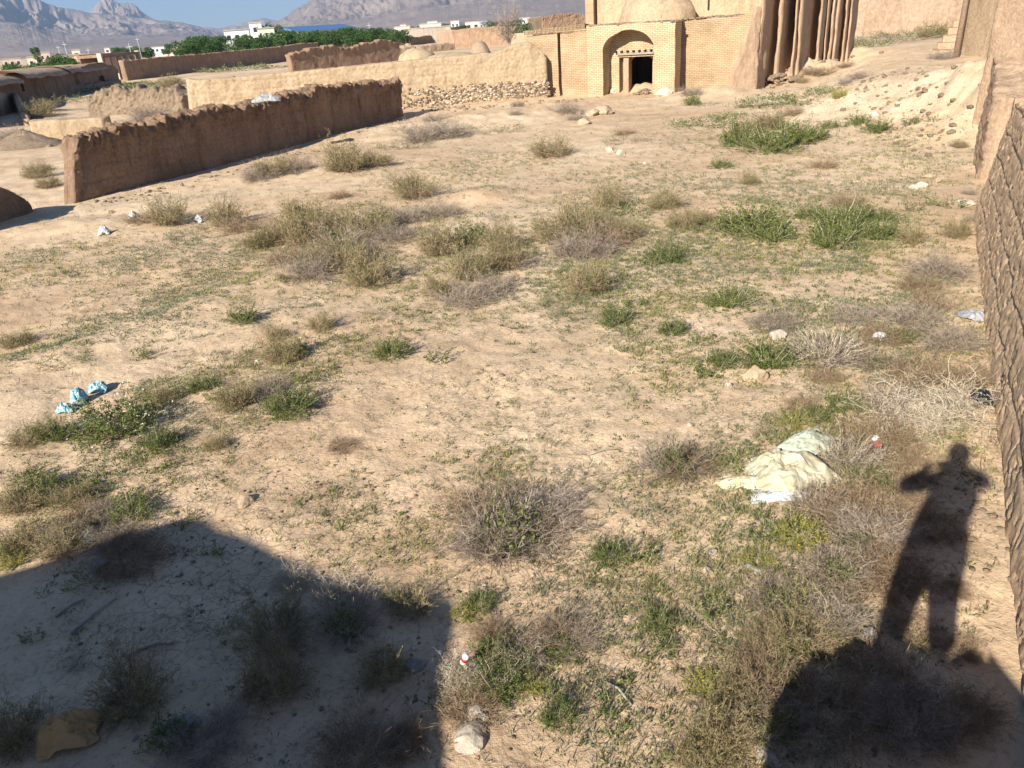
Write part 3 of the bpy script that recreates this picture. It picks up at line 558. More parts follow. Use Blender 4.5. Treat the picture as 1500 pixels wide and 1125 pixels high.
# ------------------------------------------------------------------ ruined hall with tall fins
PA = math.radians(30.2); ux, uy = math.cos(PA), -math.sin(PA); fx_, fy_ = math.sin(PA), math.cos(PA)
hall0 = HD(1137, 105, 47.0); hall = empty('ruined_hall', (hall0[0], hall0[1], 0), -PA); tag(hall, 'tall ruined mud hall of narrow pilasters and dark recesses right of the gatehouse', 'ruin')
def fin(pxa, pxb, D, L, z1=7.2, z0=-.3, name='pilaster', mat='mud_rough', sd=1, zl=0):
    A, B = HD(pxa, 60, D), HD(pxb, 60, D)
    w_ = (B-A)[0]*ux+(B-A)[1]*uy; lx = (A[0]-hall0[0])*ux+(A[1]-hall0[1])*uy; ly = (A[0]-hall0[0])*fx_+(A[1]-hall0[1])*fy_
    nz_ = 90; nl = max(4, int(L/.25)); V = []; prof = [(0, 0), (w_*.5, -.03), (w_, 0)]+[(w_, L*t) for t in np.linspace(.08, 1, nl)]+[(0, L)]+[(0, L*t) for t in np.linspace(.9, .1, nl)]
    k = len(prof)
    for i in range(nz_+1):
        z = z0+(z1-z0)*i/nz_
        for (a_, b_) in prof:
            nz2 = float(fbm(a_*3+sd, b_*1.2, z*1.1, o=3, seed=sd)); base = .12*math.exp(-max(z, 0)/.5)
            V.append((lx+a_+.055*nz2+(a_/max(w_, .01)-.5)*base, ly+b_+.08*nz2-base*(b_ < .1), z))
    f = [(i*k+j, i*k+(j+1) % k, (i+1)*k+(j+1) % k, (i+1)*k+j) for i in range(nz_) for j in range(k)]
    return link(name, mesh(name, V, f, MAT[mat], False), hall)
for i, (pa, pb, D, L) in enumerate([(1111.5, 1114.5, 44.5, 7.5), (1138, 1142.5, 46.5, 6.0), (1161.5, 1164, 47.5, 2.0), (1168, 1171.5, 48, 6.5), (1196.5, 1200, 51, 4.5), (1208, 1209.8, 52.5, 3.5), (1215, 1218, 53, 2.8), (1220.5, 1224, 53.6, 6.0), (1234.5, 1237, 55, 2.8), (1240.5, 1243, 55.5, 3.2)]):
    fin(pa, pb, D, L, sd=i+3)
# shaded wall panels joining the fins, set back behind the fronts
fin(1174, 1236, 57.5, .6, name='back_wall', sd=33, mat='mud_plaster', z1=8)
# loose debris at the foot
for (px, py, s_, n_, lab) in [(1140, 112, 1.5, 60, 'heap of broken mud blocks at the foot of the ruined hall beside the buttress'), (1220, 88, 1.4, 40, 'broken mud lumps below the right end of the ruined hall'), (40, 216, 2.0, 130, 'conical heap of mud rubble left of the long dark wall'), (945, 133, .8, 24, 'small rubble heap blocking the foot of the dark doorway')]:
    g = GT(px, py); it = []
    for k in range(n_):
        rr = abs(random.gauss(0, .5)); th_ = random.random()*6.28; xx, yy = g[0]+math.cos(th_)*rr*s_, g[1]+math.sin(th_)*rr*s_*.7; pk = .8*math.exp(-rr*rr*3)*s_*.45
        it.append((xx, yy, hz(xx, yy)+pk*.8, random.uniform(.12, .42)*s_**.4, random.random()*6, k, .9))
    o = merge_rocks(it, 'rubble_heap', 'rubble'); o['kind'] = 'stuff'; tag(o, lab, 'rubble')
    if s_ > 1.9 and px < 100:
        V = []; n1, n2 = 30, 12
        for i in range(n2+1):
            for j in range(n1): rr = s_*1.0*i/n2; t = 6.2832*j/n1; V.append((g[0]+rr*math.cos(t)*1.2, g[1]+rr*math.sin(t), g[2]-.05+.9*(1-i/n2)**1.2+.08*float(vnoise(rr*3, t*3, seed=9))))
        f = [(i*n1+j, (i+1)*n1+j, (i+1)*n1+(j+1) % n1, i*n1+(j+1) % n1) for i in range(n2) for j in range(n1)]
        c = link('heap_core', mesh('heap_core', V, f, MAT['rubble'], True), o)
# ------------------------------------------------------------------ walls on the right
RWd = np.array([math.sin(math.radians(28.7)), math.cos(math.radians(28.7))]); RWn = np.array([RWd[1], -RWd[0]])
def RWp(s, off=.985): return RWd*s+RWn*off
zrw = 2.0
rw1 = mudwall('mud_wall', [(*RWp(17.2), 2.05), (*RWp(15.5), 2.15), (*RWp(11), zrw+.2), (*RWp(6), zrw), (*RWp(1.2), zrw), (*RWp(-2), zrw)], .9, 'mud_pitted', res=.026, batter=.14, rag=.10, rough=.014, pit=.024, courses=.03, course_h=.42, seed=71)
tag(rw1, 'tall rough pitted mud wall running along the right edge of the photo', 'wall')
rw2 = mudwall('mud_wall', [(*(RWp(30, 1.35)), 2.2), (*RWp(24, 1.2), 2.1), (*RWp(20.9, 1.1), 1.75)], 1.0, 'mud_rough', res=.05, batter=.05, rag=.2, rough=.05, courses=.04, course_h=.42, seed=72); tag(rw2, 'narrow rough wall fragment beyond the far end of the tall pitted wall', 'wall')
o = mudwall('mud_wall', [(*RWp(21.5, 1.5), .9), (*RWp(18.5, 1.4), .55), (*RWp(15.8, 1.2), .7)], 1.3, 'mud_plaster', res=.06, rag=.15, rough=.05, seed=73, batter=.25); tag(o, 'low worn sunlit stump filling the gap between the two rough walls', 'wall')
qa, qb = HD(1438, 60, 27)[:2], HD(1700, 60, 24)[:2]
rb = mudwall('mud_wall', [(qa[0], qa[1], 7), (qb[0], qb[1], 7)], 1.2, 'mud_rough', res=.07, rag=.1, rough=.02, courses=.025, course_h=.22, seed=74, batter=.04); tag(rb, 'high sunlit wall of thin mud courses in the upper right corner', 'wall')
qa, qb = HD(1405, 30, 47)[:2], HD(1460, 30, 44)[:2]
o = mudwall('mud_wall', [(qa[0], qa[1], 7), (qb[0], qb[1], 7)], 1.0, 'mud_plaster', res=.15, rag=.1, rough=.03, seed=75); tag(o, 'smooth sunlit wall pier standing behind the sand bank near the upper right corner', 'wall')
m = MB(); g = HD(1406, 45, 45.5); m.tube([(g[0], g[1], 0), (g[0]+.05, g[1], 3.2), (g[0]+.1, g[1]+.05, 6)], [.16, .12, .1], 8); o = m.build('wooden_post', MAT['wood'], smooth=True); tag(o, 'thin brown post leaning on the smooth wall pier', 'post')
st = empty('mud_steps', (HD(1392, 48, 50)[0], HD(1392, 48, 50)[1], 1.1), math.radians(-28)); tag(st, 'broken dark steps beside the thin brown post', 'steps')
for i in range(5): m = MB(); m.box(-.7+.2*i, .75, i*.35, 2.2, i*.34-.3, i*.34+.04); m.build('step', MAT['mud_rough'], st, bevel=.03)
qa, qb = HD(1225, 40, 104)[:2], HD(1420, 40, 112)[:2]
o = mudwall('mud_wall', [(qa[0], qa[1], 8.5), (qb[0], qb[1], 8.5)], 1.5, 'mud_far', res=.4, rag=.2, rough=.03, seed=76, fine=False); tag(o, 'far plain sunlit wall behind the green strip right of the ruined hall', 'wall')
# ------------------------------------------------------------------ the building and the roof edge behind the photographer (they cast the foreground shade)
def occ(px, py, plane):
    g = G(px, py); t = (g[1]-plane)/math.cos(SAZ); return g[0]-math.sin(SAZ)*t, t*math.tan(SEL)
pts = [occ(x_, y_, -.6) for x_, y_ in [(0, 845), (60, 828), (120, 810), (160, 795), (200, 785), (240, 770), (285, 757), (310, 762), (330, 776), (370, 790), (400, 812), (430, 820), (460, 838), (500, 848), (550, 858), (600, 865), (640, 874), (665, 882), (662, 910), (655, 960), (657, 1000), (652, 1040), (655, 1080), (655, 1125)]]
m = MB(); m.prism([(-16, -.5), (-16, pts[0][1]-.2), (-12, pts[0][1]-.1)]+pts+[(pts[-1][0]+.25, 0), (pts[-1][0]+.25, -.5)], -.6, -2.6); o = m.build('mud_house', MAT['mud_rough']); tag(o, 'mud building behind the camera whose broken roofline shades the lower left', 'building')
pts = [occ(x_, y_, -.12) for x_, y_ in [(1125, 1125), (1126, 1090), (1128, 1060), (1140, 1020), (1152, 990), (1175, 965), (1200, 950), (1225, 945), (1240, 928), (1262, 932), (1285, 950), (1310, 945), (1340, 948), (1370, 950), (1410, 955), (1440, 965), (1455, 966), (1470, 985)]]
pj = []
for (ax, az_), (bx, bz) in zip(pts[:-1], pts[1:]):
    for t_ in (0, .33, .66): pj.append((ax+(bx-ax)*t_+.015*random.uniform(-1, 1), az_+(bz-az_)*t_+.055*random.uniform(-1, 1)))
pts = pj+[pts[-1]]
m = MB(); m.prism([(pts[0][0]-.2, -.5)]+[(pts[0][0]-.2, .5)]+pts+[(pts[-1][0]+.05, -.5)], -.12, -1.3); o = m.build('roof_parapet', MAT['mud_rough']); tag(o, 'rough mud roof edge the photographer stands on, seen only by its shadow', 'parapet')
# ------------------------------------------------------------------ photographer
def person():
    J = {}; E_ = []; V = []; Rr = []
    def j(n, p, r): J[n] = len(V); V.append((p[0]-.11*(p[2] < 3.85)-.07, p[1], p[2])); Rr.append(r)
    def e(*a):
        for k in range(len(a)-1): E_.append((J[a[k]], J[a[k+1]]))
    z0 = 2.70
    j('pel', (.03, -.42, z0+.88), (.24, .16)); j('wai', (.02, -.42, z0+1.03), (.235, .16)); j('che', (.01, -.42, z0+1.24), (.22, .17)); j('nek', (.0, -.41, z0+1.42), (.085, .08)); j('nk2', (.0, -.39, z0+1.48), (.06, .06)); j('hd1', (-.0, -.37, z0+1.56), (.10, .11)); j('hd2', (-.0, -.375, z0+1.66), (.105, .115)); j('hd3', (.0, -.38, z0+1.73), (.05, .06))
    for s, sg in (('l', -1), ('r', 1)):
        hx = (-.17 if sg < 0 else .13)
        j('hip'+s, (.02+sg*.10, -.42, z0+.80), (.17, .15)); j('kn'+s, (.02+hx*.95, -.38, z0+.44), (.125, .115)); j('an'+s, (.02+hx*1.25, -.40, z0+.09), (.095, .095)); j('to'+s, (.02+hx*1.35, -.27, z0+.03), (.045, .035))
        e('pel', 'hip'+s, 'kn'+s, 'an'+s, 'to'+s)
        j('sh'+s, (sg*.18, -.41, z0+1.36), (.09, .09)); ex = -.42 if sg < 0 else .36
        j('el'+s, (ex, -.26, z0+1.19+(.04 if sg < 0 else 0)), (.07, .07)); j('wr'+s, (-.13 if sg < 0 else .10, -.10, z0+1.27), (.033, .03)); j('ha'+s, (-.085 if sg < 0 else .065, -.075, z0+1.285), (.035, .022)); e('nek', 'sh'+s, 'el'+s, 'wr'+s, 'ha'+s)
        for q in range(4):
            j('f%d%s' % (q, s), (sg*.062, -.05-.012*q*0, z0+1.315-.02*q), (.009, .009)); j('g%d%s' % (q, s), (sg*.035, -.06, z0+1.315-.02*q), (.008, .008)); e('ha'+s, 'f%d%s' % (q, s), 'g%d%s' % (q, s))
        j('th'+s, (sg*.05, -.10, z0+1.29), (.011, .011)); j('ti'+s, (sg*.03, -.10, z0+1.31), (.009, .009)); e('ha'+s, 'th'+s, 'ti'+s)
    e('pel', 'wai', 'che', 'nek', 'nk2', 'hd1', 'hd2', 'hd3')
    me = bpy.data.meshes.new('person'); me.from_pydata(V, E_, []); o = link('person', me)
    sk = o.modifiers.new('s', 'SKIN'); o.modifiers.new('u', 'SUBSURF').levels = 2
    for i, v in enumerate(me.skin_vertices[0].data): v.radius = Rr[i]; v.use_root = (i == 0)
    dg = bpy.context.evaluated_depsgraph_get(); m2 = bpy.data.meshes.new_from_object(o.evaluated_get(dg)); o.modifiers.clear(); o.data = m2
    for k in ('jacket', 'skin', 'trousers', 'hair'): m2.materials.append(MAT[k])
    for p_ in m2.polygons:
        c = p_.center; z = c.z-z0
        p_.material_index = 2 if z < .92 else (0 if z < 1.45 and not (abs(c.x) < .14 and c.y > -.13) else (3 if (z > 1.62 and c.y < -.33) or z > 1.70 else 1)); p_.use_smooth = True
    tag(o, 'person standing on the roof edge, hands raised holding a phone, seen as shadow', 'person')
    m = MB(); m.box(-.075, .075, -.068, -.06, CZ-.03, CZ+.045); ph = m.build('phone', MAT['phone_black'], bevel=.003); tag(ph, 'dark phone held up sideways in both hands of the person', 'phone')
person()
# ------------------------------------------------------------------ village
def house(px0, px1, yt, D, mat, nwin=3, h=None, dep=6, lab='', roof='plaster_far', storeys=1, ang=None, cat='house', name='village_house'):
    A, B = HD(px0, yt, D), HD(px1, yt, D); wv = (B-A)[:2]; L = np.hypot(*wv); H = A[2]+.1 if h is None else h
    root = empty(name, (A[0], A[1], 0), math.atan2(wv[1], wv[0])); tag(root, lab, cat); zt_ = A[2]
    m = MB(); m.box(0, L, 0, dep, -.2, zt_-.25); m.build('wall', MAT[mat], root)
    m = MB(); m.box(-.15, L+.15, -.15, dep+.15, zt_-.25, zt_); m.build('roof', MAT[roof], root)
    for s_ in range(storeys):
        for i in range(nwin):
            xx = L*(i+.5)/nwin; ww = min(.7, L/nwin*.28); zc = zt_-1.6-3.0*s_
            m = MB(); m.box(xx-ww, xx+ww, -.02, .1, zc-.6, zc+.6); wnd = m.build('window', MAT['white_paint'], root)
            m = MB(); m.box(xx-ww+.1, xx+ww-.1, -.04, -.022, zc-.5, zc+.5); m.build('pane', MAT['glass_dark'], wnd)
    return root
V0 = [(327, 364, 44, 190, 'white_paint', 3, 'broad two-storey white villa wing left of the villa tower', 2), (364, 382, 33, 205, 'white_paint', 1, 'tall narrow white block rising above the white villa', 2), (376, 401, 41, 196, 'cream_paint', 3, 'cream villa wing with balcony under the dark tree', 2),
      (48, 72, 77, 300, 'pink_paint', 3, 'low pinkish house at the far left under the conifer', 1), (38, 60, 83, 240, 'cream_paint', 2, 'low cream shed among the bushes at far left', 1), (104, 116, 72.5, 290, 'cream_paint', 1, 'small cream cube house left of the colonnade', 1), (100, 128, 80, 260, 'pink_paint', 3, 'wide low tan house in front of the small cream cube', 1),
      (218, 240, 69, 420, 'white_paint', 3, 'white house between the colonnade and the orchard', 1), (240, 262, 70.5, 330, 'cream_paint', 2, 'low cream house touching the left end of the orchard', 1), (152, 160, 70, 460, 'white_paint', 1, 'tiny white house above the colonnade', 1), (2, 30, 86, 330, 'pink_paint', 3, 'low tan house at the left edge of the village', 1),
      (577, 600, 39, 300, 'cream_paint', 3, 'cream house right of the light mast', 1), (586, 594, 35.5, 310, 'white_paint', 1, 'small white rooftop room on the cream house', 1), (614, 646, 35, 290, 'cream_paint', 4, 'long pale two-level house under the right mountain', 1), (626, 640, 31, 300, 'white_paint', 2, 'upper white block on the long pale house', 1),
      (660, 672, 30.5, 330, 'white_paint', 2, 'white cube house with dark windows, centre of village', 1), (681, 702, 32, 300, 'cream_paint', 2, 'cream house with a low gable roof', 1), (702, 712, 31, 290, 'grey_roof', 2, 'grey-roofed shed right of the gabled house', 1), (760, 776, 26, 330, 'white_paint', 3, 'white house just left of the mud pillar', 1), (590, 660, 42, 240, 'plaster_far', 0, 'long blank pale yard wall below the village houses', 1)]
for (a_, b_, yt, D, mt_, nw, lab, stn) in V0: house(a_, b_, yt, D, mt_, nw, lab=lab, storeys=stn, dep=5 if b_-a_ < 20 else 9)
# blue roofed hall
A, B = HD(436, 46, 215), HD(521, 41, 235); wv = (B-A)[:2]; L = np.hypot(*wv); root = empty('blue_roof_hall', (A[0], A[1], 0), math.atan2(wv[1], wv[0])); tag(root, 'long hall with a bright blue pitched metal roof', 'hall')
m = MB(); m.box(0, L, 0, 9, -.2, A[2]); m.build('wall', MAT['white_paint'], root)
ze = A[2]; zr_ = HD(470, 38.5, 230)[2]; m = MB(); m.add([(-.6, -.6, ze), (L+.6, -.6, ze), (L+.6, 4.5, zr_+.3), (-.6, 4.5, zr_+.3), (-.6, 9.6, ze), (L+.6, 9.6, ze)], [(0, 1, 2, 3), (3, 2, 5, 4), (0, 3, 4), (1, 5, 2), (0, 4, 5, 1)]); m.build('roof', MAT['blue_roof'], root)
# colonnade ruin
A, B = HD(151, 91, 135), HD(206, 87, 145); wv = (B-A)[:2]; L = np.hypot(*wv); root = empty('colonnade_building', (A[0], A[1], 0), math.atan2(wv[1], wv[0])); tag(root, 'tan open building with a row of six dark bays at the left', 'building'); zt_ = HD(155, 78, 135)[2]
m = MB(); m.box(-.2, L+.2, 3.2, 3.6, -.2, zt_); m.box(-.2, L+.2, 0, 3.2, zt_-.5, zt_-.1); m.build('wall', MAT['mud_shaded'], root)
for i in range(7): xx = L*i/6; m = MB(); m.box(xx-.22, xx+.22, -.05, .6, -.2, zt_-(.55 if 0 < i < 6 else -.05)); m.build('pillar', MAT['pink_paint'], root)
# poles
for (px, yt, D, lab) in [(93, 61, 210, 'thin pale light mast above the bushes at far left'), (84, 66, 260, 'short utility pole just left of the far-left light mast'), (188, 63, 150, 'wooden utility pole in front of the colonnade'), (200, 54, 230, 'tall utility pole behind the colonnade'), (540, 33, 180, 'tall white light mast right of the blue-roofed hall'), (128, 70, 250, 'utility pole left of the colonnade')]:
    A = HD(px, yt, D); root = empty('utility_pole', (A[0], A[1], 0)); tag(root, lab, 'pole')
    m = MB(); m.tube([(0, 0, -.3), (0, 0, A[2])], [.10, .05], 8); m.build('pole', MAT['metal_grey'], root, smooth=True)
    m = MB(); m.box(-.5, .5, -.03, .03, A[2]-.6, A[2]-.52); m.build('crossarm', MAT['metal_grey'], root)
# ------------------------------------------------------------------ leafy geometry generators
def ribbons(Pth, w0, w1, rg):
    """Pth (K,S,3) -> ribbon quads"""
    K, S, _ = Pth.shape; d = np.gradient(Pth, axis=1); rnd = rg.normal(size=(K, 1, 3)); side = np.cross(d, np.broadcast_to(rnd, d.shape)); side /= np.linalg.norm(side, axis=-1, keepdims=True)+1e-9
    wd = np.linspace(w0, w1, S)[None, :, None]*.5; A = Pth+side*wd; B = Pth-side*wd
    V = np.stack([A, B], 2).reshape(K, S*2, 3); i = np.arange(S-1)*2
    q = np.stack([i, i+1, i+3, i+2], -1)[None]+(np.arange(K)*S*2)[:, None, None]
    return V.reshape(-1, 3), q.reshape(-1, 4)
def leaves(C, L, Wd, rg, up=.3, jit=.4):
    n = len(C); d = rg.normal(size=(n, 3)); d[:, 2] = np.abs(d[:, 2])*up+up*.5; d /= np.linalg.norm(d, axis=1, keepdims=True)
    s = np.cross(d, rg.normal(size=(n, 3))); s /= np.linalg.norm(s, axis=1, keepdims=True)+1e-9
    l = L*rg.uniform(1-jit, 1+jit, (n, 1)); ww = Wd*rg.uniform(1-jit, 1+jit, (n, 1))
    V = np.stack([C, C+d*l*.5+s*ww*.5, C+d*l, C+d*l*.5-s*ww*.5], 1).reshape(-1, 3)
    return V, np.arange(n*4).reshape(-1, 4)
def cat2(parts):
    V, Fq, k = [], [], 0
    for v, f in parts: V.append(v); Fq.append(f+k); k += len(v)
    return np.concatenate(V), np.concatenate(Fq)
def stems(n, Rr, H, rg, S=7, spread=.35, curl=.15, low=.15, lean=0, lump=.5):
    th = rg.uniform(0, 2*np.pi, n); el = np.arcsin(rg.uniform(low, 1, n)); base = np.stack([np.cos(th), np.sin(th), np.zeros(n)], -1)*(rg.uniform(0, 1, n)**.5*Rr*spread)[:, None]
    dirv = np.stack([np.cos(el)*np.cos(th), np.cos(el)*np.sin(th), np.sin(el)], -1)
    lm = 1+lump*vnoise(np.cos(th)*1.7+5, np.sin(th)*1.7, el*2, seed=int(rg.integers(1e6)))
    ln = rg.uniform(.6, 1.05, n)*lm; t = np.linspace(0, 1, S)
    out = base[:, None]+dirv[:, None]*ln[:, None, None]*t[None, :, None]*np.array([Rr, Rr, H])
    wob = np.cumsum(rg.normal(size=(n, S, 3)), 1)*curl*np.array([Rr, Rr, H])/math.sqrt(S); wob -= wob[:, :1]
    out = out+wob*t[None, :, None]; out[..., 2] = np.abs(out[..., 2])*.97+.0
    return out
def branch(Pm, nb, ln, rg, S=4, curl=.2, t0=.3):
    K, SS, _ = Pm.shape; k = rg.integers(0, K, nb); tt = rg.uniform(t0, 1, nb)*(SS-1); i = np.minimum(tt.astype(int), SS-2); f = (tt-i)[:, None]
    p0 = Pm[k, i]*(1-f)+Pm[k, i+1]*f; d = Pm[k, i+1]-Pm[k, i]; d /= np.linalg.norm(d, axis=1, keepdims=True)+1e-9; d = d+rg.normal(size=d.shape)*.6; d /= np.linalg.norm(d, axis=1, keepdims=True)
    l = ln*rg.uniform(.4, 1, (nb, 1)); t = np.linspace(0, 1, S)[None, :, None]; o = p0[:, None]+d[:, None]*l[:, None]*t
    wob = np.cumsum(rg.normal(size=(nb, S, 3)), 1)*curl*ln/math.sqrt(S); wob -= wob[:, :1]; o = o+wob; o[..., 2] = np.abs(o[..., 2]); return o
def along(Pm, n, rg, t0=.2, jit=.0):
    K, SS, _ = Pm.shape; k = rg.integers(0, K, n); tt = (t0+(1-t0)*rg.uniform(0, 1, n)**.8)*(SS-1); i = np.minimum(tt.astype(int), SS-2); f = (tt-i)[:, None]
    return Pm[k, i]*(1-f)+Pm[k, i+1]*f+rg.normal(size=(n, 3))*jit
# each shrub prototype: unit radius ~ .5 m (width 1 m); list of (part name, material, mesh)
PROTO = {}
def proto(key, parts): PROTO.setdefault(key, []).append([(nm, mesh(nm, V, Fq, MAT[mt_])) for nm, mt_, (V, Fq) in parts])
def build_protos():
    for sd in range(3):
        rg = np.random.default_rng(100+sd)
        # dry grey brush
        s = stems(170, .5, .48, rg, curl=.22, low=.08); b = branch(s, 1700, .17, rg); c = branch(b, 2600, .08, rg, S=3)
        proto('grey', [('twigs', 'twig_grey', cat2([ribbons(s, .006, .0035, rg), ribbons(b, .004, .0028, rg), ribbons(c, .0032, .0022, rg)]))])
        # brown feathery brush
        s = stems(170, .5, .42, rg, curl=.3, low=.05); b = branch(s, 2600, .15, rg); lv = leaves(along(b, 3800, rg, jit=.006), .022, .008, rg)
        proto('brown', [('twigs', 'twig_brown', cat2([ribbons(s, .006, .0035, rg), ribbons(b, .0038, .0026, rg)])), ('foliage', 'leaf_brown', lv)])
        # olive feathery shrub: tan twigs, green tips
        s = stems(150, .46, .62, rg, curl=.16, low=.25); b = branch(s, 1500, .16, rg); g_ = along(b, 5200, rg, .3, .008); g_ = g_[g_[:, 2] > .10+.08*rg.normal(size=len(g_))]
        msk = vnoise(g_[:, 0]*5, g_[:, 1]*5, g_[:, 2]*4, seed=sd) > -.22
        proto('olive', [('twigs', 'twig_brown', cat2([ribbons(s, .007, .004, rg), ribbons(b, .005, .0035, rg)])), ('foliage', 'leaf_olive', leaves(g_[msk], .034, .009, rg, .9)), ('dry_foliage', 'leaf_tan', leaves(g_[~msk], .03, .008, rg, .9))])
        # brush with a green heart: brown-grey outside, fresh shoots inside
        s = stems(170, .5, .52, rg, curl=.2, low=.08); b = branch(s, 1700, .15, rg); g_ = along(s, 5200, rg, .35, .03); k = np.exp(-((g_[:, 0]-.03)**2+(g_[:, 1]+.10)**2)/.03); g_ = g_[rg.uniform(size=len(g_)) < k*1.4]
        d_ = along(b, 2000, rg, .3, .01); d_ = d_[vnoise(d_[:, 0]*4, d_[:, 1]*4, seed=sd+4) > .1]
        proto('heart', [('twigs', 'twig_grey', cat2([ribbons(s, .006, .004, rg), ribbons(b, .004, .0028, rg)])), ('foliage', 'leaf_green', leaves(g_, .045, .018, rg, .8)), ('dry_foliage', 'leaf_brown', leaves(d_, .025, .008, rg))])
        # dense green herb mound
        s = stems(120, .5, .60, rg, curl=.14, low=.2, lump=.5); g_ = along(s, 4200, rg, .35, .02); fl = along(s, 60, rg, .93, .02)
        P_ = [('twigs', 'twig_pale', ribbons(s, .007, .004, rg)), ('foliage', 'leaf_green', leaves(g_, .048, .016, rg, .7))]
        proto('green', P_); proto('green_white', P_+[('flowers', 'petal_white', leaves(np.repeat(fl, 4, 0), .022, .018, rg, .4))])
        fl = along(s, 40, rg, .9, .02); fl = fl[fl[:, 0] > -.1]
        proto('green_yellow', P_[:1]+[('foliage', 'leaf_yellow', leaves(g_, .045, .015, rg, .7)), ('flowers', 'petal_yellow', leaves(np.repeat(fl, 4, 0), .022, .02, rg, .4))])
        # upright leafy herb
        s = stems(22, .42, .62, rg, curl=.12, low=.45, spread=.8, lump=.6); g_ = along(s, 420, rg, .1, .012)
        proto('herb', [('twigs', 'twig_pale', ribbons(s, .008, .005, rg)), ('foliage', 'leaf_green', leaves(g_, .075, .030, rg, .5))])
        # pale curly tumbleweed
        s = stems(170, .46, .30, rg, S=9, curl=.45, low=.05); b = branch(s, 1500, .2, rg, S=6, curl=.5)
        proto('straw', [('twigs', 'twig_pale', cat2([ribbons(s, .007, .004, rg), ribbons(b, .005, .0035, rg)]))])
        # pale fine dome
        s = stems(260, .5, .52, rg, curl=.14, low=.05, lump=.12); b = branch(s, 1500, .12, rg, curl=.3)
        proto('palegrey', [('twigs', 'twig_pale', ribbons(s, .007, .004, rg)), ('twigs', 'twig_grey', ribbons(b, .006, .004, rg))])
        # low wispy patch
        s = stems(90, .55, .16, rg, curl=.2, low=.1, spread=1.0); g_ = along(s, 900, rg, .2, .02)
        proto('low', [('twigs', 'twig_brown', ribbons(s, .007, .004, rg)), ('foliage', 'leaf_pale', leaves(g_, .045, .012, rg, .8))])
        s = stems(120, .55, .22, rg, curl=.15, low=.2, spread=1.0); g_ = along(s, 1500, rg, .2, .02)
        proto('lowgreen', [('twigs', 'twig_pale', ribbons(s, .007, .004, rg)), ('foliage', 'leaf_green', leaves(g_, .05, .015, rg, .8))])
build_protos()
LOOK = {'grey': ('dry grey brush', 'dry_shrub'), 'brown': ('brown feathery brush', 'dry_shrub'), 'olive': ('olive feathery shrub', 'shrub'), 'heart': ('green-hearted dry brush', 'shrub'),
        'green': ('dense green mound', 'weed_clump'), 'green_white': ('white-flowered green mound', 'weed_clump'), 'green_yellow': ('yellow-flowered weed', 'weed_clump'), 'herb': ('upright leafy herb', 'leafy_herb'),
        'straw': ('straw-coloured tumbleweed', 'tumbleweed'), 'palegrey': ('pale thorny dome', 'thorn_bush'), 'low': ('low grey-green weeds', 'weed_clump'), 'lowgreen': ('low green patch', 'weed_clump')}
SH = {}
SH['in the long clump left of centre'] = [('olive', 330, 332, 60), ('olive', 243, 330, 62), ('brown', 205, 326, 45), ('olive', 385, 362, 66), ('brown', 420, 352, 66), ('olive', 450, 360, 80), ('grey', 455, 408, 80), ('olive', 475, 345, 80), ('heart', 500, 370, 95), ('olive', 435, 322, 50), ('olive', 535, 352, 80), ('heart', 560, 330, 70), ('grey', 600, 325, 62), ('grey', 645, 318, 56), ('olive', 603, 292, 76), ('olive', 510, 395, 70), ('olive', 540, 420, 75), ('grey', 575, 352, 60), ('brown', 355, 340, 50), ('brown', 420, 385, 60), ('grey', 525, 375, 60), ('low', 290, 345, 60), ('olive', 470, 390, 60)]
SH['in the clump right of the long one'] = [('olive', 640, 375, 72), ('green', 692, 358, 60), ('olive', 732, 368, 66), ('olive', 690, 410, 76), ('olive', 740, 395, 66), ('olive', 645, 435, 66), ('grey', 680, 445, 80), ('grey', 722, 430, 60), ('heart', 705, 390, 60), ('brown', 660, 362, 50)]
SH['in the upper middle clump'] = [('olive', 815, 355, 76), ('olive', 850, 350, 88), ('brown', 885, 360, 80), ('olive', 912, 350, 60), ('grey', 845, 375, 74), ('grey', 880, 375, 66), ('olive', 893, 303, 62), ('olive', 975, 305, 52), ('lowgreen', 932, 308, 60), ('olive', 1003, 335, 56), ('brown', 1025, 325, 40), ('green', 980, 382, 58), ('herb', 955, 390, 40), ('olive', 862, 432, 84), ('low', 850, 447, 70)]
SH['near the gatehouse and upper walls'] = [('olive', 505, 252, 80), ('olive', 548, 244, 50), ('grey', 378, 264, 50), ('olive', 402, 258, 56), ('grey', 438, 252, 46), ('grey', 625, 206, 70), ('grey', 660, 200, 50), ('low', 590, 215, 60), ('olive', 810, 230, 68), ('grey', 832, 166, 40), ('grey', 843, 176, 26), ('brown', 915, 197, 27), ('low', 915, 208, 40), ('green', 1056, 246, 30), ('lowgreen', 1035, 184, 60), ('lowgreen', 1066, 172, 40), ('brown', 497, 290, 30), ('grey', 758, 156, 16), ('grey', 755, 168, 18), ('grey', 1014, 138, 32), ('green', 1015, 154, 26), ('low', 1035, 154, 26), ('grey', 635, 178, 26), ('low', 835, 262, 50), ('low', 715, 192, 60)]
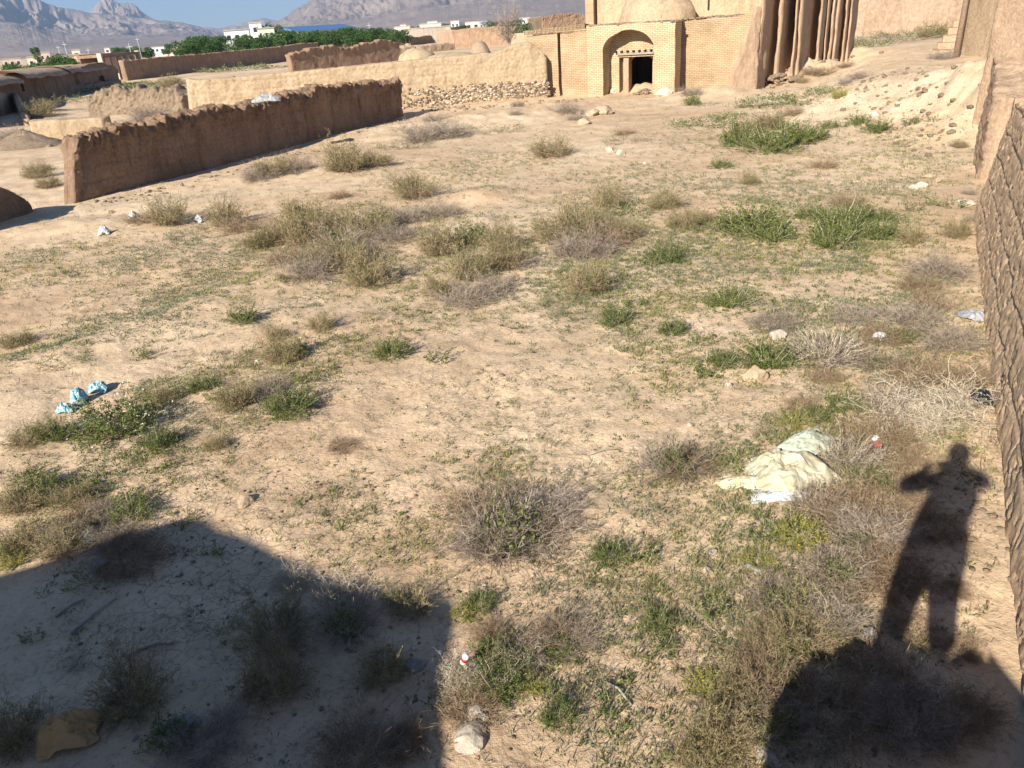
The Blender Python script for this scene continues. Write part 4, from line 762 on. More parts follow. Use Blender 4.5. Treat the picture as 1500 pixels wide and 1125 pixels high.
SH['in the upper right weed field'] = [('brown', 1105, 192, 50), ('olive', 1130, 190, 56), ('brown', 1163, 168, 32), ('green', 1130, 222, 80), ('green', 1085, 213, 60), ('green', 1165, 212, 60), ('green', 1195, 205, 44), ('green', 1215, 188, 26), ('herb', 1235, 186, 22), ('green', 1285, 194, 36), ('green', 1260, 182, 26), ('herb', 1335, 183, 28), ('brown', 1206, 246, 34), ('olive', 1100, 270, 32), ('green', 1102, 342, 90), ('green', 1135, 352, 60), ('green', 1185, 320, 40), ('green', 1235, 345, 80), ('green', 1222, 362, 66), ('brown', 1243, 300, 46), ('green', 1290, 350, 48), ('green', 1298, 325, 34), ('olive', 1338, 357, 40), ('herb', 1340, 310, 30), ('herb', 1368, 302, 24), ('herb', 1400, 305, 34), ('olive', 1403, 348, 46), ('green', 1068, 450, 60), ('lowgreen', 1270, 330, 60), ('green', 1255, 325, 56), ('grey', 1420, 285, 20), ('grey', 1425, 325, 24), ('green', 1160, 205, 36), ('herb', 1370, 178, 22)]
SH['on the sand bank near the ruined hall'] = [('grey', 1381, 87, 38), ('grey', 1258, 116, 26), ('grey', 1240, 124, 22), ('brown', 1183, 110, 30), ('brown', 1210, 106, 42), ('lowgreen', 1180, 148, 70), ('lowgreen', 1125, 153, 66), ('green_yellow', 1230, 143, 24), ('olive', 1175, 122, 20), ('brown', 1240, 98, 20), ('lowgreen', 1215, 134, 40), ('grey', 1415, 150, 20), ('olive', 1418, 165, 20)]
SH['in the row across the middle left'] = [('green', 572, 525, 58), ('herb', 640, 532, 40), ('olive', 410, 532, 62), ('green', 430, 520, 40), ('olive', 405, 498, 40), ('olive', 345, 600, 66), ('grey', 392, 580, 60), ('green', 425, 606, 72), ('green', 295, 572, 46), ('herb', 205, 528, 36), ('green', 355, 474, 46), ('olive', 470, 485, 46), ('lowgreen', 90, 532, 42), ('olive', 20, 508, 50), ('low', 320, 535, 70), ('herb', 450, 560, 40), ('lowgreen', 230, 575, 60), ('olive', 240, 590, 46), ('herb', 515, 500, 34)]
SH['around the blue litter at left'] = [('green_white', 172, 638, 108), ('olive', 42, 652, 66), ('green', 82, 645, 56), ('green', 232, 655, 56), ('olive', 316, 660, 40), ('herb', 335, 678, 24), ('herb', 40, 700, 50)]
SH['along the upper edge of the big shadow'] = [('olive', 22, 752, 72), ('olive', 20, 812, 80), ('olive', 85, 815, 76), ('brown', 122, 765, 60), ('grey', 150, 762, 56), ('green', 190, 760, 64), ('herb', 120, 718, 56), ('green', 60, 722, 56), ('olive', 105, 742, 60), ('grey', 95, 800, 60), ('herb', 200, 735, 40), ('green_yellow', 18, 830, 40), ('grey', 160, 800, 60), ('herb', 270, 770, 36), ('lowgreen', 150, 695, 70)]
SH['in the centre foreground'] = [('heart', 752, 800, 200), ('grey', 790, 770, 110), ('brown', 715, 760, 120), ('grey', 720, 810, 110), ('heart', 985, 695, 118), ('brown', 1010, 690, 80), ('green', 892, 820, 58), ('herb', 935, 818, 56), ('low', 855, 705, 50), ('low', 480, 700, 60), ('brown', 500, 660, 40), ('low', 460, 740, 50), ('low', 510, 745, 50), ('green', 905, 475, 50), ('herb', 930, 450, 36), ('green', 985, 490, 46), ('herb', 1030, 505, 40), ('low', 820, 640, 40)]
SH['at the edge of the big shadow, bottom centre'] = [('green', 702, 895, 52), ('green_yellow', 680, 905, 40), ('grey', 835, 945, 90), ('brown', 805, 950, 70), ('green', 815, 960, 50), ('straw', 755, 990, 70), ('green', 722, 970, 62), ('green', 735, 1015, 80), ('green_yellow', 782, 1015, 46), ('brown', 685, 1050, 84), ('straw', 668, 1000, 62), ('green', 820, 1060, 60), ('low', 870, 1020, 60), ('brown', 720, 935, 50), ('herb', 640, 1035, 34), ('herb', 900, 1040, 50), ('heart', 760, 975, 90)]
SH['in the brush at the foot of the right wall'] = [('herb', 1045, 550, 66), ('green', 1060, 535, 50), ('green', 1128, 538, 76), ('grey', 1135, 482, 78), ('palegrey', 1212, 530, 112), ('grey', 1255, 470, 84), ('grey', 1380, 405, 90), ('brown', 1350, 425, 70), ('grey', 1345, 480, 100), ('brown', 1370, 450, 70), ('grey', 1400, 510, 90), ('brown', 1300, 500, 80), ('brown', 1250, 530, 60), ('brown', 1345, 560, 100), ('grey', 1300, 600, 90), ('heart', 1285, 540, 80), ('brown', 1212, 558, 50), ('green', 1236, 600, 50), ('brown', 1175, 600, 60), ('green', 1200, 615, 46), ('straw', 1385, 610, 140), ('straw', 1340, 620, 110), ('brown', 1430, 560, 70), ('green', 1325, 500, 44), ('green_yellow', 1165, 625, 46), ('low', 1180, 640, 80)]
SH['in the brush beside the standing shadow'] = [('brown', 1290, 655, 120), ('palegrey', 1245, 680, 100), ('brown', 1310, 640, 90), ('brown', 1345, 700, 90), ('brown', 1300, 750, 120), ('brown', 1240, 760, 130), ('palegrey', 1205, 755, 90), ('grey', 1290, 800, 130), ('green_yellow', 1175, 795, 80), ('green', 1250, 800, 50), ('heart', 1225, 850, 120), ('brown', 1300, 860, 130), ('heart', 1140, 890, 110), ('olive', 1180, 950, 130), ('grey', 1230, 920, 120), ('olive', 1120, 960, 100), ('brown', 1330, 850, 110), ('brown', 1340, 935, 90), ('brown', 1410, 960, 70), ('brown', 1370, 780, 100), ('green', 1295, 720, 50), ('green', 1265, 705, 50), ('lowgreen', 1110, 700, 80), ('green_yellow', 1110, 830, 50), ('brown', 1400, 870, 60), ('herb', 1395, 640, 36)]
SH['at the bottom right of the photo'] = [('green', 1150, 1000, 50), ('green_yellow', 1175, 880, 50), ('lowgreen', 1080, 930, 70), ('olive', 1060, 1100, 110), ('olive', 1030, 1130, 120), ('olive', 1090, 1040, 110), ('brown', 1120, 1010, 120), ('heart', 1140, 1080, 130), ('brown', 1220, 1060, 150), ('brown', 1290, 1010, 140), ('grey', 1340, 1080, 150), ('brown', 1420, 1060, 110), ('green_yellow', 1035, 1015, 60), ('herb', 970, 960, 50), ('green', 965, 920, 44), ('herb', 1045, 900, 50), ('low', 890, 880, 60), ('low', 1000, 870, 70), ('herb', 1120, 790, 50)]
SH['inside the big shadow at the bottom left'] = [('olive', 400, 945, 110), ('heart', 505, 930, 110), ('straw', 505, 890, 80), ('straw', 425, 860, 50), ('olive', 400, 1020, 120), ('olive', 190, 1040, 120), ('straw', 540, 1085, 50), ('brown', 595, 1095, 70), ('olive', 15, 1100, 110), ('herb', 313, 812, 38), ('brown', 180, 835, 110), ('olive', 560, 1000, 90), ('low', 320, 900, 70), ('herb', 45, 940, 40), ('grey', 300, 1110, 120), ('olive', 600, 900, 80), ('green', 250, 1090, 60), ('low', 130, 950, 60), ('brown', 520, 1130, 130)]
from collections import defaultdict
ORD = ['', 'second', 'third', 'fourth', 'fifth', 'sixth', 'seventh', 'eighth', 'ninth', 'tenth', 'eleventh', 'twelfth', 'thirteenth', 'fourteenth', 'fifteenth', 'sixteenth']
NUM = ['no', 'one', 'two', 'three', 'four', 'five', 'six', 'seven', 'eight', 'nine', 'ten', 'eleven', 'twelve', 'thirteen', 'fourteen', 'fifteen', 'sixteen']
def ordinals(items):                                 # items: (px, payload) -> phrase by order from the left
    n = len(items); order = sorted(range(n), key=lambda i: items[i]); ph = {}
    for r, i in enumerate(order):
        ph[i] = '' if n == 1 else ('leftmost' if r == 0 else 'rightmost' if r == n-1 else ORD[r]+' from left')
    return ph
cnt = 0
for where, lst in SH.items():
    by = defaultdict(list)
    for i, t in enumerate(lst): by[t[0]].append(i)
    lab = {}
    for k, ids in by.items():
        o_ = ordinals([lst[i][1] for i in ids])
        for q, i in enumerate(ids):
            lab[i] = ('the only ' if not o_[q] else o_[q]+' ')+LOOK[k][0]+' '+where
    for i, (k, px, py, wp) in enumerate(lst):
        g = GT(px, py); s = wp/pxm(g)/.95*(.86 if ('brush' in where or 'bottom right' in where) and k in ('brown', 'grey', 'olive', 'heart') else .92 if k == 'heart' else 1); rr = random.Random(cnt*7+1); cnt += 1
        root = empty(LOOK[k][1], (g[0], g[1]+s*.12, g[2]-.02*s)); root.rotation_euler = (0, 0, rr.uniform(0, 6.28) if k != 'heart' else rr.uniform(-.5, .5)); zs_ = rr.uniform(.75, 1.1)*(1.0 if s < 1.5 else .85)*(.82 if 'brush' in where else 1); root.scale = (s*rr.uniform(.92, 1.08), s*rr.uniform(.85, 1.1), s*zs_)
        tag(root, lab[i], LOOK[k][1].replace('_', ' '), LOOK[k][0]+'s '+where)
        for nm, me in PROTO[k][rr.randrange(len(PROTO[k]))]:
            c_ = link(nm, me, root)
            if nm == 'flowers': c_['kind'] = 'stuff'
# ------------------------------------------------------------------ ground cover (uncountable small weeds)
def scatter(n, rmax, seed, a0=-38, a1=38, rmin=3.0):
    rg = np.random.default_rng(seed); r = rmin*(rmax/rmin)**rg.uniform(0, 1, n)**.75; a = np.radians(rg.uniform(a0, a1, n)); return r*np.sin(a), r*np.cos(a), rg
def inyard(x, y):
    d = polydist(x, y, np.array([[-25, 3], [-13.2, 21.5], [-4.6, 42.5], [6, 44.5], [12.5, 40.3], [16.5, 44], [24, 52], [20, 36], [18, 28], [8, 13], [2.6, 2], [-6, 2]])); return d < .2
def field(name, mats, n, seed, fn, size, blades, lab, L=.07, Wd=.014, hgt=1.0, rmax=46):
    x, y, rg = scatter(n, rmax, seed); keep = inyard(x, y) & (rg.uniform(size=n) < fn(x, y)*(.65+.35*sstep(4, 12, np.hypot(x, y)))); x, y = x[keep], y[keep]; z = height(x, y)
    s = rg.uniform(.45, 1.3, len(x))*size*(.75+.25*sstep(4, 16, np.hypot(x, y))); m_ = len(x); th = rg.uniform(0, 6.28, (m_, blades)); el = rg.uniform(.15, 1.3, (m_, blades))
    r0 = rg.uniform(.0, .9, (m_, blades))*s[:, None]*.8
    C = np.stack([x[:, None]+np.cos(th)*r0, y[:, None]+np.sin(th)*r0, z[:, None]+rg.uniform(0, .5, (m_, blades))*s[:, None]*hgt*.5], -1)
    d = np.stack([np.cos(th)*np.cos(el), np.sin(th)*np.cos(el), np.sin(el)*hgt], -1); sd = np.cross(d, rg.normal(size=d.shape)); sd /= np.linalg.norm(sd, axis=-1, keepdims=True)+1e-9
    l = (L*rg.uniform(.5, 1.3, (m_, blades))*s[:, None]/size)[..., None]; ww = Wd*rg.uniform(.6, 1.3, (m_, blades))[..., None]*(.6+.4*sstep(4, 16, np.hypot(x, y)))[:, None, None]
    V = np.stack([C, C+d*l*.55+sd*ww*.5, C+d*l, C+d*l*.55-sd*ww*.5], 2).reshape(-1, 3)
    o = link(name, mesh(name, V, np.arange(len(V)).reshape(-1, 4), MAT[mats])); tag(o, lab, 'ground cover', kind='stuff'); return o
def gb(pts):                                         # sum of soft patches given by (px, py, width px)
    P_ = [(GT(px, py), wp) for px, py, wp in pts]
    def f(x, y):
        s = 0
        for g, wp in P_: r = wp/pxm(g); s = s+np.exp(-(((x-g[0])/r)**2+((y-g[1])/(r*1.5))**2))
        return s
    return f
pale = gb([(1330, 240, 90), (1250, 270, 110), (1200, 250, 90), (1350, 200, 70), (1150, 420, 120), (1250, 400, 120), (1050, 380, 100), (1130, 300, 120), (960, 340, 110), (860, 390, 100), (960, 270, 120), (700, 240, 100), (340, 400, 110), (260, 440, 90), (380, 370, 100), (120, 490, 80), (180, 380, 100), (60, 380, 90), (560, 400, 90), (1080, 200, 100), (1170, 150, 60), (950, 440, 120), (1080, 470, 120)])
dense = gb([(1100, 720, 120), (1000, 880, 110), (1080, 960, 120), (950, 1000, 120), (1150, 640, 90), (1080, 600, 80), (850, 860, 90), (880, 940, 90), (1180, 500, 110), (1350, 520, 120), (1250, 620, 120), (1150, 850, 120), (960, 750, 70), (720, 700, 70), (620, 760, 80), (500, 745, 60), (450, 540, 90), (350, 560, 90), (220, 600, 90), (120, 690, 110), (180, 740, 100), (940, 480, 90), (1040, 540, 80), (560, 320, 120), (690, 400, 120), (870, 350, 110), (1120, 330, 100), (1240, 340, 110), (1120, 200, 90)])
cl = lambda x, y, f, s, t0, t1: sstep(t0, t1, fbm(x*f, y*f, o=3, seed=s))
field('small_weeds', 'leaf_pale', 105000, 1, lambda x, y: np.clip((.05+.6*np.clip(pale(x, y), 0, 1)+.35*np.clip(dense(x, y), 0, 1))*(.15+1.1*cl(x, y, .9, 61, -.25, .35)), 0, 1), .07, 9, 'tiny grey-green weeds thinly covering the yard', L=.06, Wd=.011)
field('small_weeds', 'leaf_olive', 60000, 2, lambda x, y: np.clip((.045+.30*np.clip(pale(x, y), 0, 1)+.75*np.clip(dense(x, y), 0, 1))*(.1+1.1*cl(x, y, 1.1, 63, -.2, .35)), 0, 1), .08, 10, 'small olive weeds scattered over the bare earth', L=.06, Wd=.012, hgt=1.2)
field('leafy_weeds', 'leaf_green', 15000, 3, lambda x, y: np.clip((.015+.10*np.clip(pale(x, y), 0, 1)+.6*np.clip(dense(x, y), 0, 1))*cl(x, y, .8, 65, -.1, .4), 0, 1), .09, 13, 'small fresh green weeds in loose patches', L=.045, Wd=.018, hgt=1.5)
field('dry_litter', 'twig_brown', 26000, 4, lambda x, y: np.clip((.22+.7*np.clip(dense(x, y), 0, 1))*(.2+cl(x, y, .7, 67, -.2, .4)), 0, 1), .12, 7, 'dry brown twigs and stalks littering the earth', L=.11, Wd=.006, hgt=.35)
field('yellow_grass', 'leaf_yellow', 16000, 5, lambda x, y: np.clip(gb([(100, 375, 60), (60, 388, 60), (150, 360, 50), (400, 385, 60), (340, 430, 50), (1290, 250, 60), (1330, 215, 50), (920, 312, 30), (60, 510, 60)])(x, y)*.8, 0, 1), .09, 12, 'yellow-green short grass strips', L=.07, Wd=.012)
field('dry_stems', 'twig_brown', 2800, 6, lambda x, y: np.clip(.9*np.clip(gb([(1150, 880, 110), (1280, 780, 130), (1330, 620, 120), (1230, 950, 140), (1100, 1000, 100), (1350, 500, 90), (1320, 1050, 160)])(x, y), 0, 1), 0, 1), .22, 26, 'matted dry stems between the bushes by the right wall', L=.16, Wd=.005, hgt=.5, rmax=14)
# a few far green patches outside the yard
for (px, py, wp, k, lab) in [(1300, 60, 90, 'low', 'grey-green weeds in the strip before the far wall, left part'), (1340, 52, 80, 'low', 'grey-green weeds in the strip before the far wall, right part'), (1270, 68, 50, 'lowgreen', 'greener weeds at the near end of the far strip'), (1365, 55, 50, 'olive', 'bushy weeds beside the broken steps'),
                              (220, 128, 60, 'lowgreen', 'green weeds on the ground right of the vaulted ruins'), (180, 132, 70, 'lowgreen', 'green weeds at the foot of the vaulted ruins'), (250, 128, 40, 'olive', 'round shrub close to the corner of the pale block wall'), (110, 145, 50, 'lowgreen', 'green weeds in front of the dark doorway of the ruins'), (68, 162, 40, 'olive', 'olive shrub on the earth slope below the ruins'), (55, 172, 50, 'olive', 'shrub left of the low flat-topped wall'), (225, 175, 60, 'grey', 'grey brush between the collapsed wall and the block wall'), (205, 182, 40, 'grey', 'smaller grey brush at the collapsed wall'),
                              (55, 260, 50, 'olive', 'olive shrub in the gap left of the long dark wall'), (70, 275, 40, 'olive', 'lower olive shrub in the gap left of the long dark wall'), (60, 250, 30, 'grey', 'small grey brush below the rubble cone'), (20, 205, 60, 'grey', 'grey brush at the left edge beside the rubble cone'), (5, 290, 30, 'green', 'small green weed at the foot of the dark wall stump'), (290, 122, 30, 'lowgreen', 'weeds behind the left corner of the pale block wall'), (350, 103, 60, 'lowgreen', 'green weeds behind the pale block wall'), (400, 100, 40, 'low', 'faded weeds behind the pale block wall')]:
    g = GT(px, py); s = wp/pxm(g); root = empty(LOOK[k][1], tuple(g)); root.scale = (s, s, s*.7); tag(root, lab, LOOK[k][1].replace('_', ' '))
    for nm, me in PROTO[k][px % 3]: link(nm, me, root)
# pebbles and clods
def pebbles(name, n, seed, s0, s1, mat, dens, lab):
    x, y, rg = scatter(n, 45, seed); keep = inyard(x, y) & (rg.uniform(size=n) < dens(x, y)); x, y = x[keep], y[keep]; z = height(x, y); Vs = []; Fs = []; k = 0
    for i in range(len(x)):
        V, Fc = ROCKLO[i % 6]; s = s0+(s1-s0)*rg.uniform()**3; a_ = rg.uniform(0, 6.28); c_, q_ = math.cos(a_), math.sin(a_); W = V*s
        Vs.append(np.stack([W[:, 0]*c_-W[:, 1]*q_+x[i], W[:, 0]*q_+W[:, 1]*c_+y[i], W[:, 2]*.7+z[i]+s*.1], -1)); Fs.append(Fc+k); k += len(V)
    tag(link(name, mesh(name, np.concatenate(Vs), np.concatenate(Fs), MAT[mat])), lab, 'stones', kind='stuff')
pebbles('pebbles', 9000, 11, .012, .06, 'rubble', lambda x, y: .3+.7*cl(x, y, .5, 81, -.1, .3), 'earth clods and small stones strewn over the yard')
pebbles('pebbles', 500, 12, .015, .07, 'stone_white', lambda x, y: .6+0*x, 'small pale pebbles dotted over the yard')
x_ = None
# stones one can point at
ST = [('stone_tan', 358, 742, 30, 'pale tan boulder just above the tip of the big shadow'), ('stone_grey', 140, 838, 34, 'grey stone lying in shade near the left end of the shadow edge'), ('stone_white', 894, 222, 13, 'left of two white rocks standing in the upper middle'), ('stone_white', 909, 227, 14, 'right of two white rocks standing in the upper middle'),
      ('stone_tan', 857, 182, 22, 'angular fallen block, lowest of the group before the gatehouse'), ('stone_tan', 868, 170, 26, 'rounded fallen block, middle of the group before the gatehouse'), ('stone_tan', 885, 168, 30, 'long fallen slab, right of the group before the gatehouse'), ('stone_tan', 848, 168, 12, 'smallest fallen block of the group before the gatehouse'),
      ('stone_tan', 1109, 560, 38, 'tan angular rock in the weeds left of the pale dome bush'), ('stone_white', 1144, 498, 30, 'bright white rock beside the pale dome bush'), ('stone_grey', 1110, 842, 30, 'flat grey stone left of the brown brush'), ('stone_white', 1035, 838, 14, 'small white upright stone below centre right'), ('stone_white', 1045, 812, 14, 'small white stone just above the upright one'), ('stone_white', 1067, 567, 12, 'round white pebble left of the tan angular rock'),
      ('rubble', 1378, 408, 22, 'rounded clay clod beside the dry brush under the right wall'), ('stone_white', 1352, 274, 18, 'white stone in the far right cluster, the front one'), ('stone_tan', 1362, 262, 16, 'upright tan stone in the far right cluster'), ('stone_white', 1340, 277, 14, 'left stone of the far right cluster'), ('stone_tan', 1374, 268, 12, 'right stone of the far right cluster'),
      ('stone_grey', 265, 1080, 52, 'ridged grey stone in the deep shade at the bottom left'), ('stone_grey', 607, 985, 32, 'dull stone in the shade left of the white branches'), ('stone_white', 700, 1056, 38, 'upper of two bright white rocks at the bottom centre'), ('stone_white', 690, 1097, 52, 'lower and larger of two bright white rocks at the bottom centre'), ('stone_grey', 1277, 942, 36, 'stone on the edge of the photographer shadow'), ('stone_white', 1012, 624, 10, 'tiny white stone behind the brown and green bush'),
      ('stone_white', 1130, 1122, 40, 'white stone cut by the bottom edge of the photo'), ('stone_white', 898, 137, 15, 'white block at the left foot of the dark doorway'), ('stone_white', 975, 140, 24, 'pale broken block at the right foot of the brick pier'), ('stone_white', 945, 240, 6, 'tiny white stone right of the two standing rocks'), ('stone_white', 15, 835, 14, 'small pale stone at the left edge above the shadow'), ('stone_tan', 820, 900, 10, 'small tan stone in the centre foreground'), ('stone_white', 1283, 170, 16, 'whitish stone behind the weeds at the sand bank'), ('stone_tan', 162, 313, 10, 'tiny stone at the foot of the dark stump'), ('rubble', 735, 552, 10, 'small clod in the middle of the bare earth'), ('stone_white', 1420, 302, 24, 'flat pale stone by the wall gap'), ('stone_grey', 197, 1085, 12, 'small pebble beside the cardboard sheet')]
for i, (mt_, px, py, wp, lab) in enumerate(ST):
    g = GT(px, py); s = wp/pxm(g); o = link('stone' if s < .35 else 'boulder', ROCK[(mt_, i % 5)], None, (g[0], g[1]+s*.3, g[2]+s*.10)); o.scale = (s*1.1, s, s*(.75 if py > 1040 else 1.05)); o.rotation_euler = (random.uniform(-.2, .2), random.uniform(-.2, .2), random.uniform(0, 6.28)); tag(o, lab, 'stone')
def clods(pxs, n, spread, s0, s1, lab):
    P_ = [GT(*p_) for p_ in pxs]; it = []
    for k in range(n):
        i = random.randrange(len(P_)-1); t = random.random(); q = P_[i]*(1-t)+P_[i+1]*t; a_, b_ = random.gauss(0, spread), random.gauss(0, spread)
        x_, y_ = q[0]+a_, q[1]+b_; sz = s0+(s1-s0)*random.random()**3; it.append((x_, y_, hz(x_, y_)+sz*.12, sz, random.random()*6, k, .75))
    tag(merge_rocks(it, 'fallen_clods', 'rubble'), lab, 'clods', kind='stuff')
clods([(1240, 128), (1290, 138), (1350, 148), (1425, 152)], 260, .8, .05, .34, 'earth clods fallen along the foot of the sand bank')
clods([(1290, 105), (1340, 112), (1420, 112)], 120, 1.0, .05, .3, 'loose clods lying on the face of the sand bank')
clods([(120, 302), (274, 270), (410, 232), (500, 216), (596, 176)], 240, .28, .04, .2, 'clods fallen along the foot of the long dark wall')
clods([(600, 160), (700, 158), (800, 152), (860, 146)], 260, .7, .05, .3, 'stones and clods scattered before the stone footing of the pale wall')
clods([(1115, 125), (1160, 115), (1200, 100), (1245, 92)], 200, 1.0, .08, .55, 'broken mud lumps strewn below the ruined hall')
clods([(1425, 300), (1432, 400), (1434, 520), (1438, 700), (1452, 900)], 200, .12, .02, .10, 'crumbs of earth along the foot of the tall pitted wall')
# ------------------------------------------------------------------ litter
def sheet(name, px, py, wp, lx, ly, mat, lab, seed, amp=.12, lift=.05, rot=0, parent=None, cat='litter', z=None, n=64):
    g = GT(px, py) if z is None else G(px, py, z); s = wp/pxm(g); V = []; u = np.linspace(-.5, .5, n); UU, VV = np.meshgrid(u, u, indexing='ij')
    edge = 1-.25*fbm(np.arctan2(VV, UU)*1.5+seed, UU*0, o=3, seed=seed); XX = UU*edge*lx*s; YY = VV*edge*ly*s
    amp = amp*.6; k = 2.4; f = fbm(UU*k+seed, VV*k, o=4, seed=seed, gain=.55); rd = 1-np.abs(fbm(UU*k*1.6+3, VV*k*1.6, o=3, seed=seed+3))*2
    bell = np.clip(1-(UU**2+VV**2)*3.2, 0, 1); ZZ = (lift+amp*(.6+f*.8+.35*rd))*s*(.15+bell)
    cw = 1-2*np.abs(fbm(UU*9+seed, VV*9, o=3, seed=seed+8)); ZZ = ZZ+amp*.28*s*cw*(.3+bell)
    XX = XX+.06*s*fbm(UU*5, VV*5, o=2, seed=seed+5); c_, q_ = math.cos(rot), math.sin(rot)
    W = np.stack([XX*c_-YY*q_, XX*q_+YY*c_, np.maximum(ZZ, .003)+.004], -1)
    if z is None: W[..., 2] += height(W[..., 0]+g[0], W[..., 1]+g[1])-g[2]
    idx = np.arange(n*n).reshape(n, n); q = np.stack([idx[:-1, :-1], idx[1:, :-1], idx[1:, 1:], idx[:-1, 1:]], -1).reshape(-1, 4)
    o = link(name, mesh(name, W.reshape(-1, 3), q, MAT[mat], True), parent, tuple(g) if parent is None else None)
    md = o.modifiers.new('t', 'SOLIDIFY'); md.thickness = .004
    if parent is None: tag(o, lab, cat)
    return o
sheet('plastic_sheet', 1150, 698, 96, 1.05, 1.05, 'plastic_cream', 'bulging cream plastic sheet among weeds, centre of the torn pieces', 1, .24, .16, .4)
sheet('plastic_sheet', 1172, 662, 110, 1.25, .5, 'plastic_greenish', 'pale greenish plastic sheet stretched behind the bulging cream one', 2, .12, .12, .55)
sheet('plastic_sheet', 1098, 709, 80, 1.1, .5, 'plastic_cream', 'flat torn cream plastic flap at the left of the bulging sheet', 3, .12, .05, -.2)
sheet('plastic_sheet', 1148, 728, 84, 1.1, .4, 'plastic_white', 'white plastic flap below the bulging cream sheet', 4, .14, .04, -.1)
sheet('plastic_bag', 118, 590, 26, 1, 1, 'plastic_blue', 'crumpled blue and white bag, middle of the three at left', 5, .7, .2)
sheet('plastic_bag', 97, 603, 26, 1, .8, 'plastic_blue', 'crumpled blue bag, lowest and leftmost of the three at left', 6, .5, .1)
sheet('plastic_bag', 145, 574, 26, 1.1, .8, 'plastic_blue', 'crumpled blue and white bag half behind the white-flowered weed', 7, .6, .2)
sheet('plastic_bag', 127, 790, 26, 1, .8, 'plastic_blue', 'small blue scrap of plastic near the shadow edge at left', 8, .5, .15)
sheet('cardboard_sheet', 106, 1082, 84, 1, .72, 'cardboard', 'folded yellow-brown cardboard lying in shade at the bottom left', 9, .45, .15, .35)
sheet('plastic_sheet', 1424, 465, 38, .9, 1.0, 'plastic_grey', 'shiny grey plastic sheet against the foot of the right wall', 10, .25, .1, .6)
sheet('plastic_bag', 1434, 590, 34, .9, 1.0, 'plastic_black', 'black plastic bag wedged behind the straw-coloured tumbleweeds', 11, .6, .2)
sheet('plastic_bag', 197, 320, 16, 1, .8, 'plastic_white', 'white rag among shrubs, middle of three at the left', 12, .6, .2)
sheet('plastic_bag', 154, 343, 17, 1, .8, 'plastic_white', 'bluish white rag on the yellow grass, leftmost of three', 13, .6, .2)
sheet('plastic_bag', 293, 325, 18, 1.1, .6, 'plastic_white', 'white rag beside an olive shrub, rightmost of three', 14, .4, .2, -.8)
sheet('plastic_bag', 1288, 498, 20, 1, .9, 'plastic_white', 'small clear plastic scrap in the dry brush', 15, .6, .2)
sheet('packet', 1285, 655, 12, 1, .8, 'red_plastic', 'tiny red and white packet in the brush right of the cream sheet', 16, .6, .3)
sheet('plastic_bag', 1282, 646, 12, 1, .8, 'plastic_white', 'tiny white scrap next to the red packet', 18, .6, .3)
sheet('plastic_sheet', 391, 150, 34, 1.2, .6, 'tarp_grey', 'grey crumpled tarp lying on top of the long dark wall', 17, .3, .08, .2, z=HD(391, 150, float(np.hypot(*G(391, 232)[:2])))[2])
# red and white can in the white branches
g = GT(683, 985); root = empty('drink_can', (g[0], g[1], g[2]+.12)); root.scale = (.75, .75, .8); root.rotation_euler = (.35, .2, .5); tag(root, 'red and white drink can caught in the pale branches at the bottom centre', 'can')
m = MB(); m.tube([(0, 0, -.05), (0, 0, -.045), (0, 0, .045), (0, 0, .06)], [.024, .033, .033, .025], 16); m.build('body', MAT['white_paint'], root, smooth=True)
m = MB(); m.tube([(0, 0, -.01), (0, 0, .035)], [.0335, .0335], 16); m.build('label_band', MAT['red_plastic'], root, smooth=True)
# fallen sticks
for i, (xa, ya, xb, yb, lab) in enumerate([(105, 930, 172, 878, 'long dark stick lying in the shade at lower left'), (82, 905, 125, 880, 'shorter stick in the shade left of the long one'), (885, 1000, 925, 1035, 'grey stick lying in the weeds at the bottom centre'), (48, 652, 105, 643, 'pale stick left of the white-flowered weed'), (860, 668, 905, 660, 'thin pale stick right of the big central bush'), (200, 955, 255, 945, 'crooked twig in the shade at lower left')]):
    A, B = GT(xa, ya), GT(xb, yb); Mx = (A+B)/2; m = MB(); m.tube([A+[0, 0, .012], Mx+[.01, .02, .03], B+[0, 0, .015]], [.012, .010, .006], 6); o = m.build('stick', MAT['wood_grey'], smooth=True); tag(o, lab, 'stick')
# ------------------------------------------------------------------ trees
def tree_mesh(seed, leafm, H=5.0, Rr=2.2, nl=2600, ls=.34, shape=1.0):
    rg = np.random.default_rng(seed); m = MB(); m.tube([(0, 0, -.2), (.05, .03, H*.25), (.0, .1, H*.5)], [.16, .12, .07], 7); ends = []
    for i in range(11):
        t = rg.uniform(0, 6.28); q = rg.uniform(.2, .5); r_ = Rr*rg.uniform(.45, .85); z_ = H*rg.uniform(.45, .92)
        e_ = (math.cos(t)*r_, math.sin(t)*r_, z_); m.tube([(0, 0, H*q), (e_[0]*.5, e_[1]*.5, (H*q+z_)/2+.1), e_], [.06, .04, .015], 5); ends.append(e_)
    cs = []
    for e_ in ends+[(0, 0, H*.9), (0, 0, H*.7), (.4, 0, H*.5)]:
        n = nl//14; k = rg.normal(size=(n, 3)); k /= np.linalg.norm(k, axis=1, keepdims=True); cs.append(np.array(e_)+k*rg.uniform(.3, 1, (n, 1))**.5*Rr*.42*np.array([1, 1, .85*shape]))
    C = np.concatenate(cs); C = C[(C[:, 2] > .15*H)]; V, Fq = leaves(C, ls, ls*.55, rg, .3)
    me = bpy.data.meshes.new('trunk'); me.from_pydata(m.v, [], m.f); me.materials.append(MAT['wood'])
    return me, mesh('crown', V, Fq, MAT[leafm])
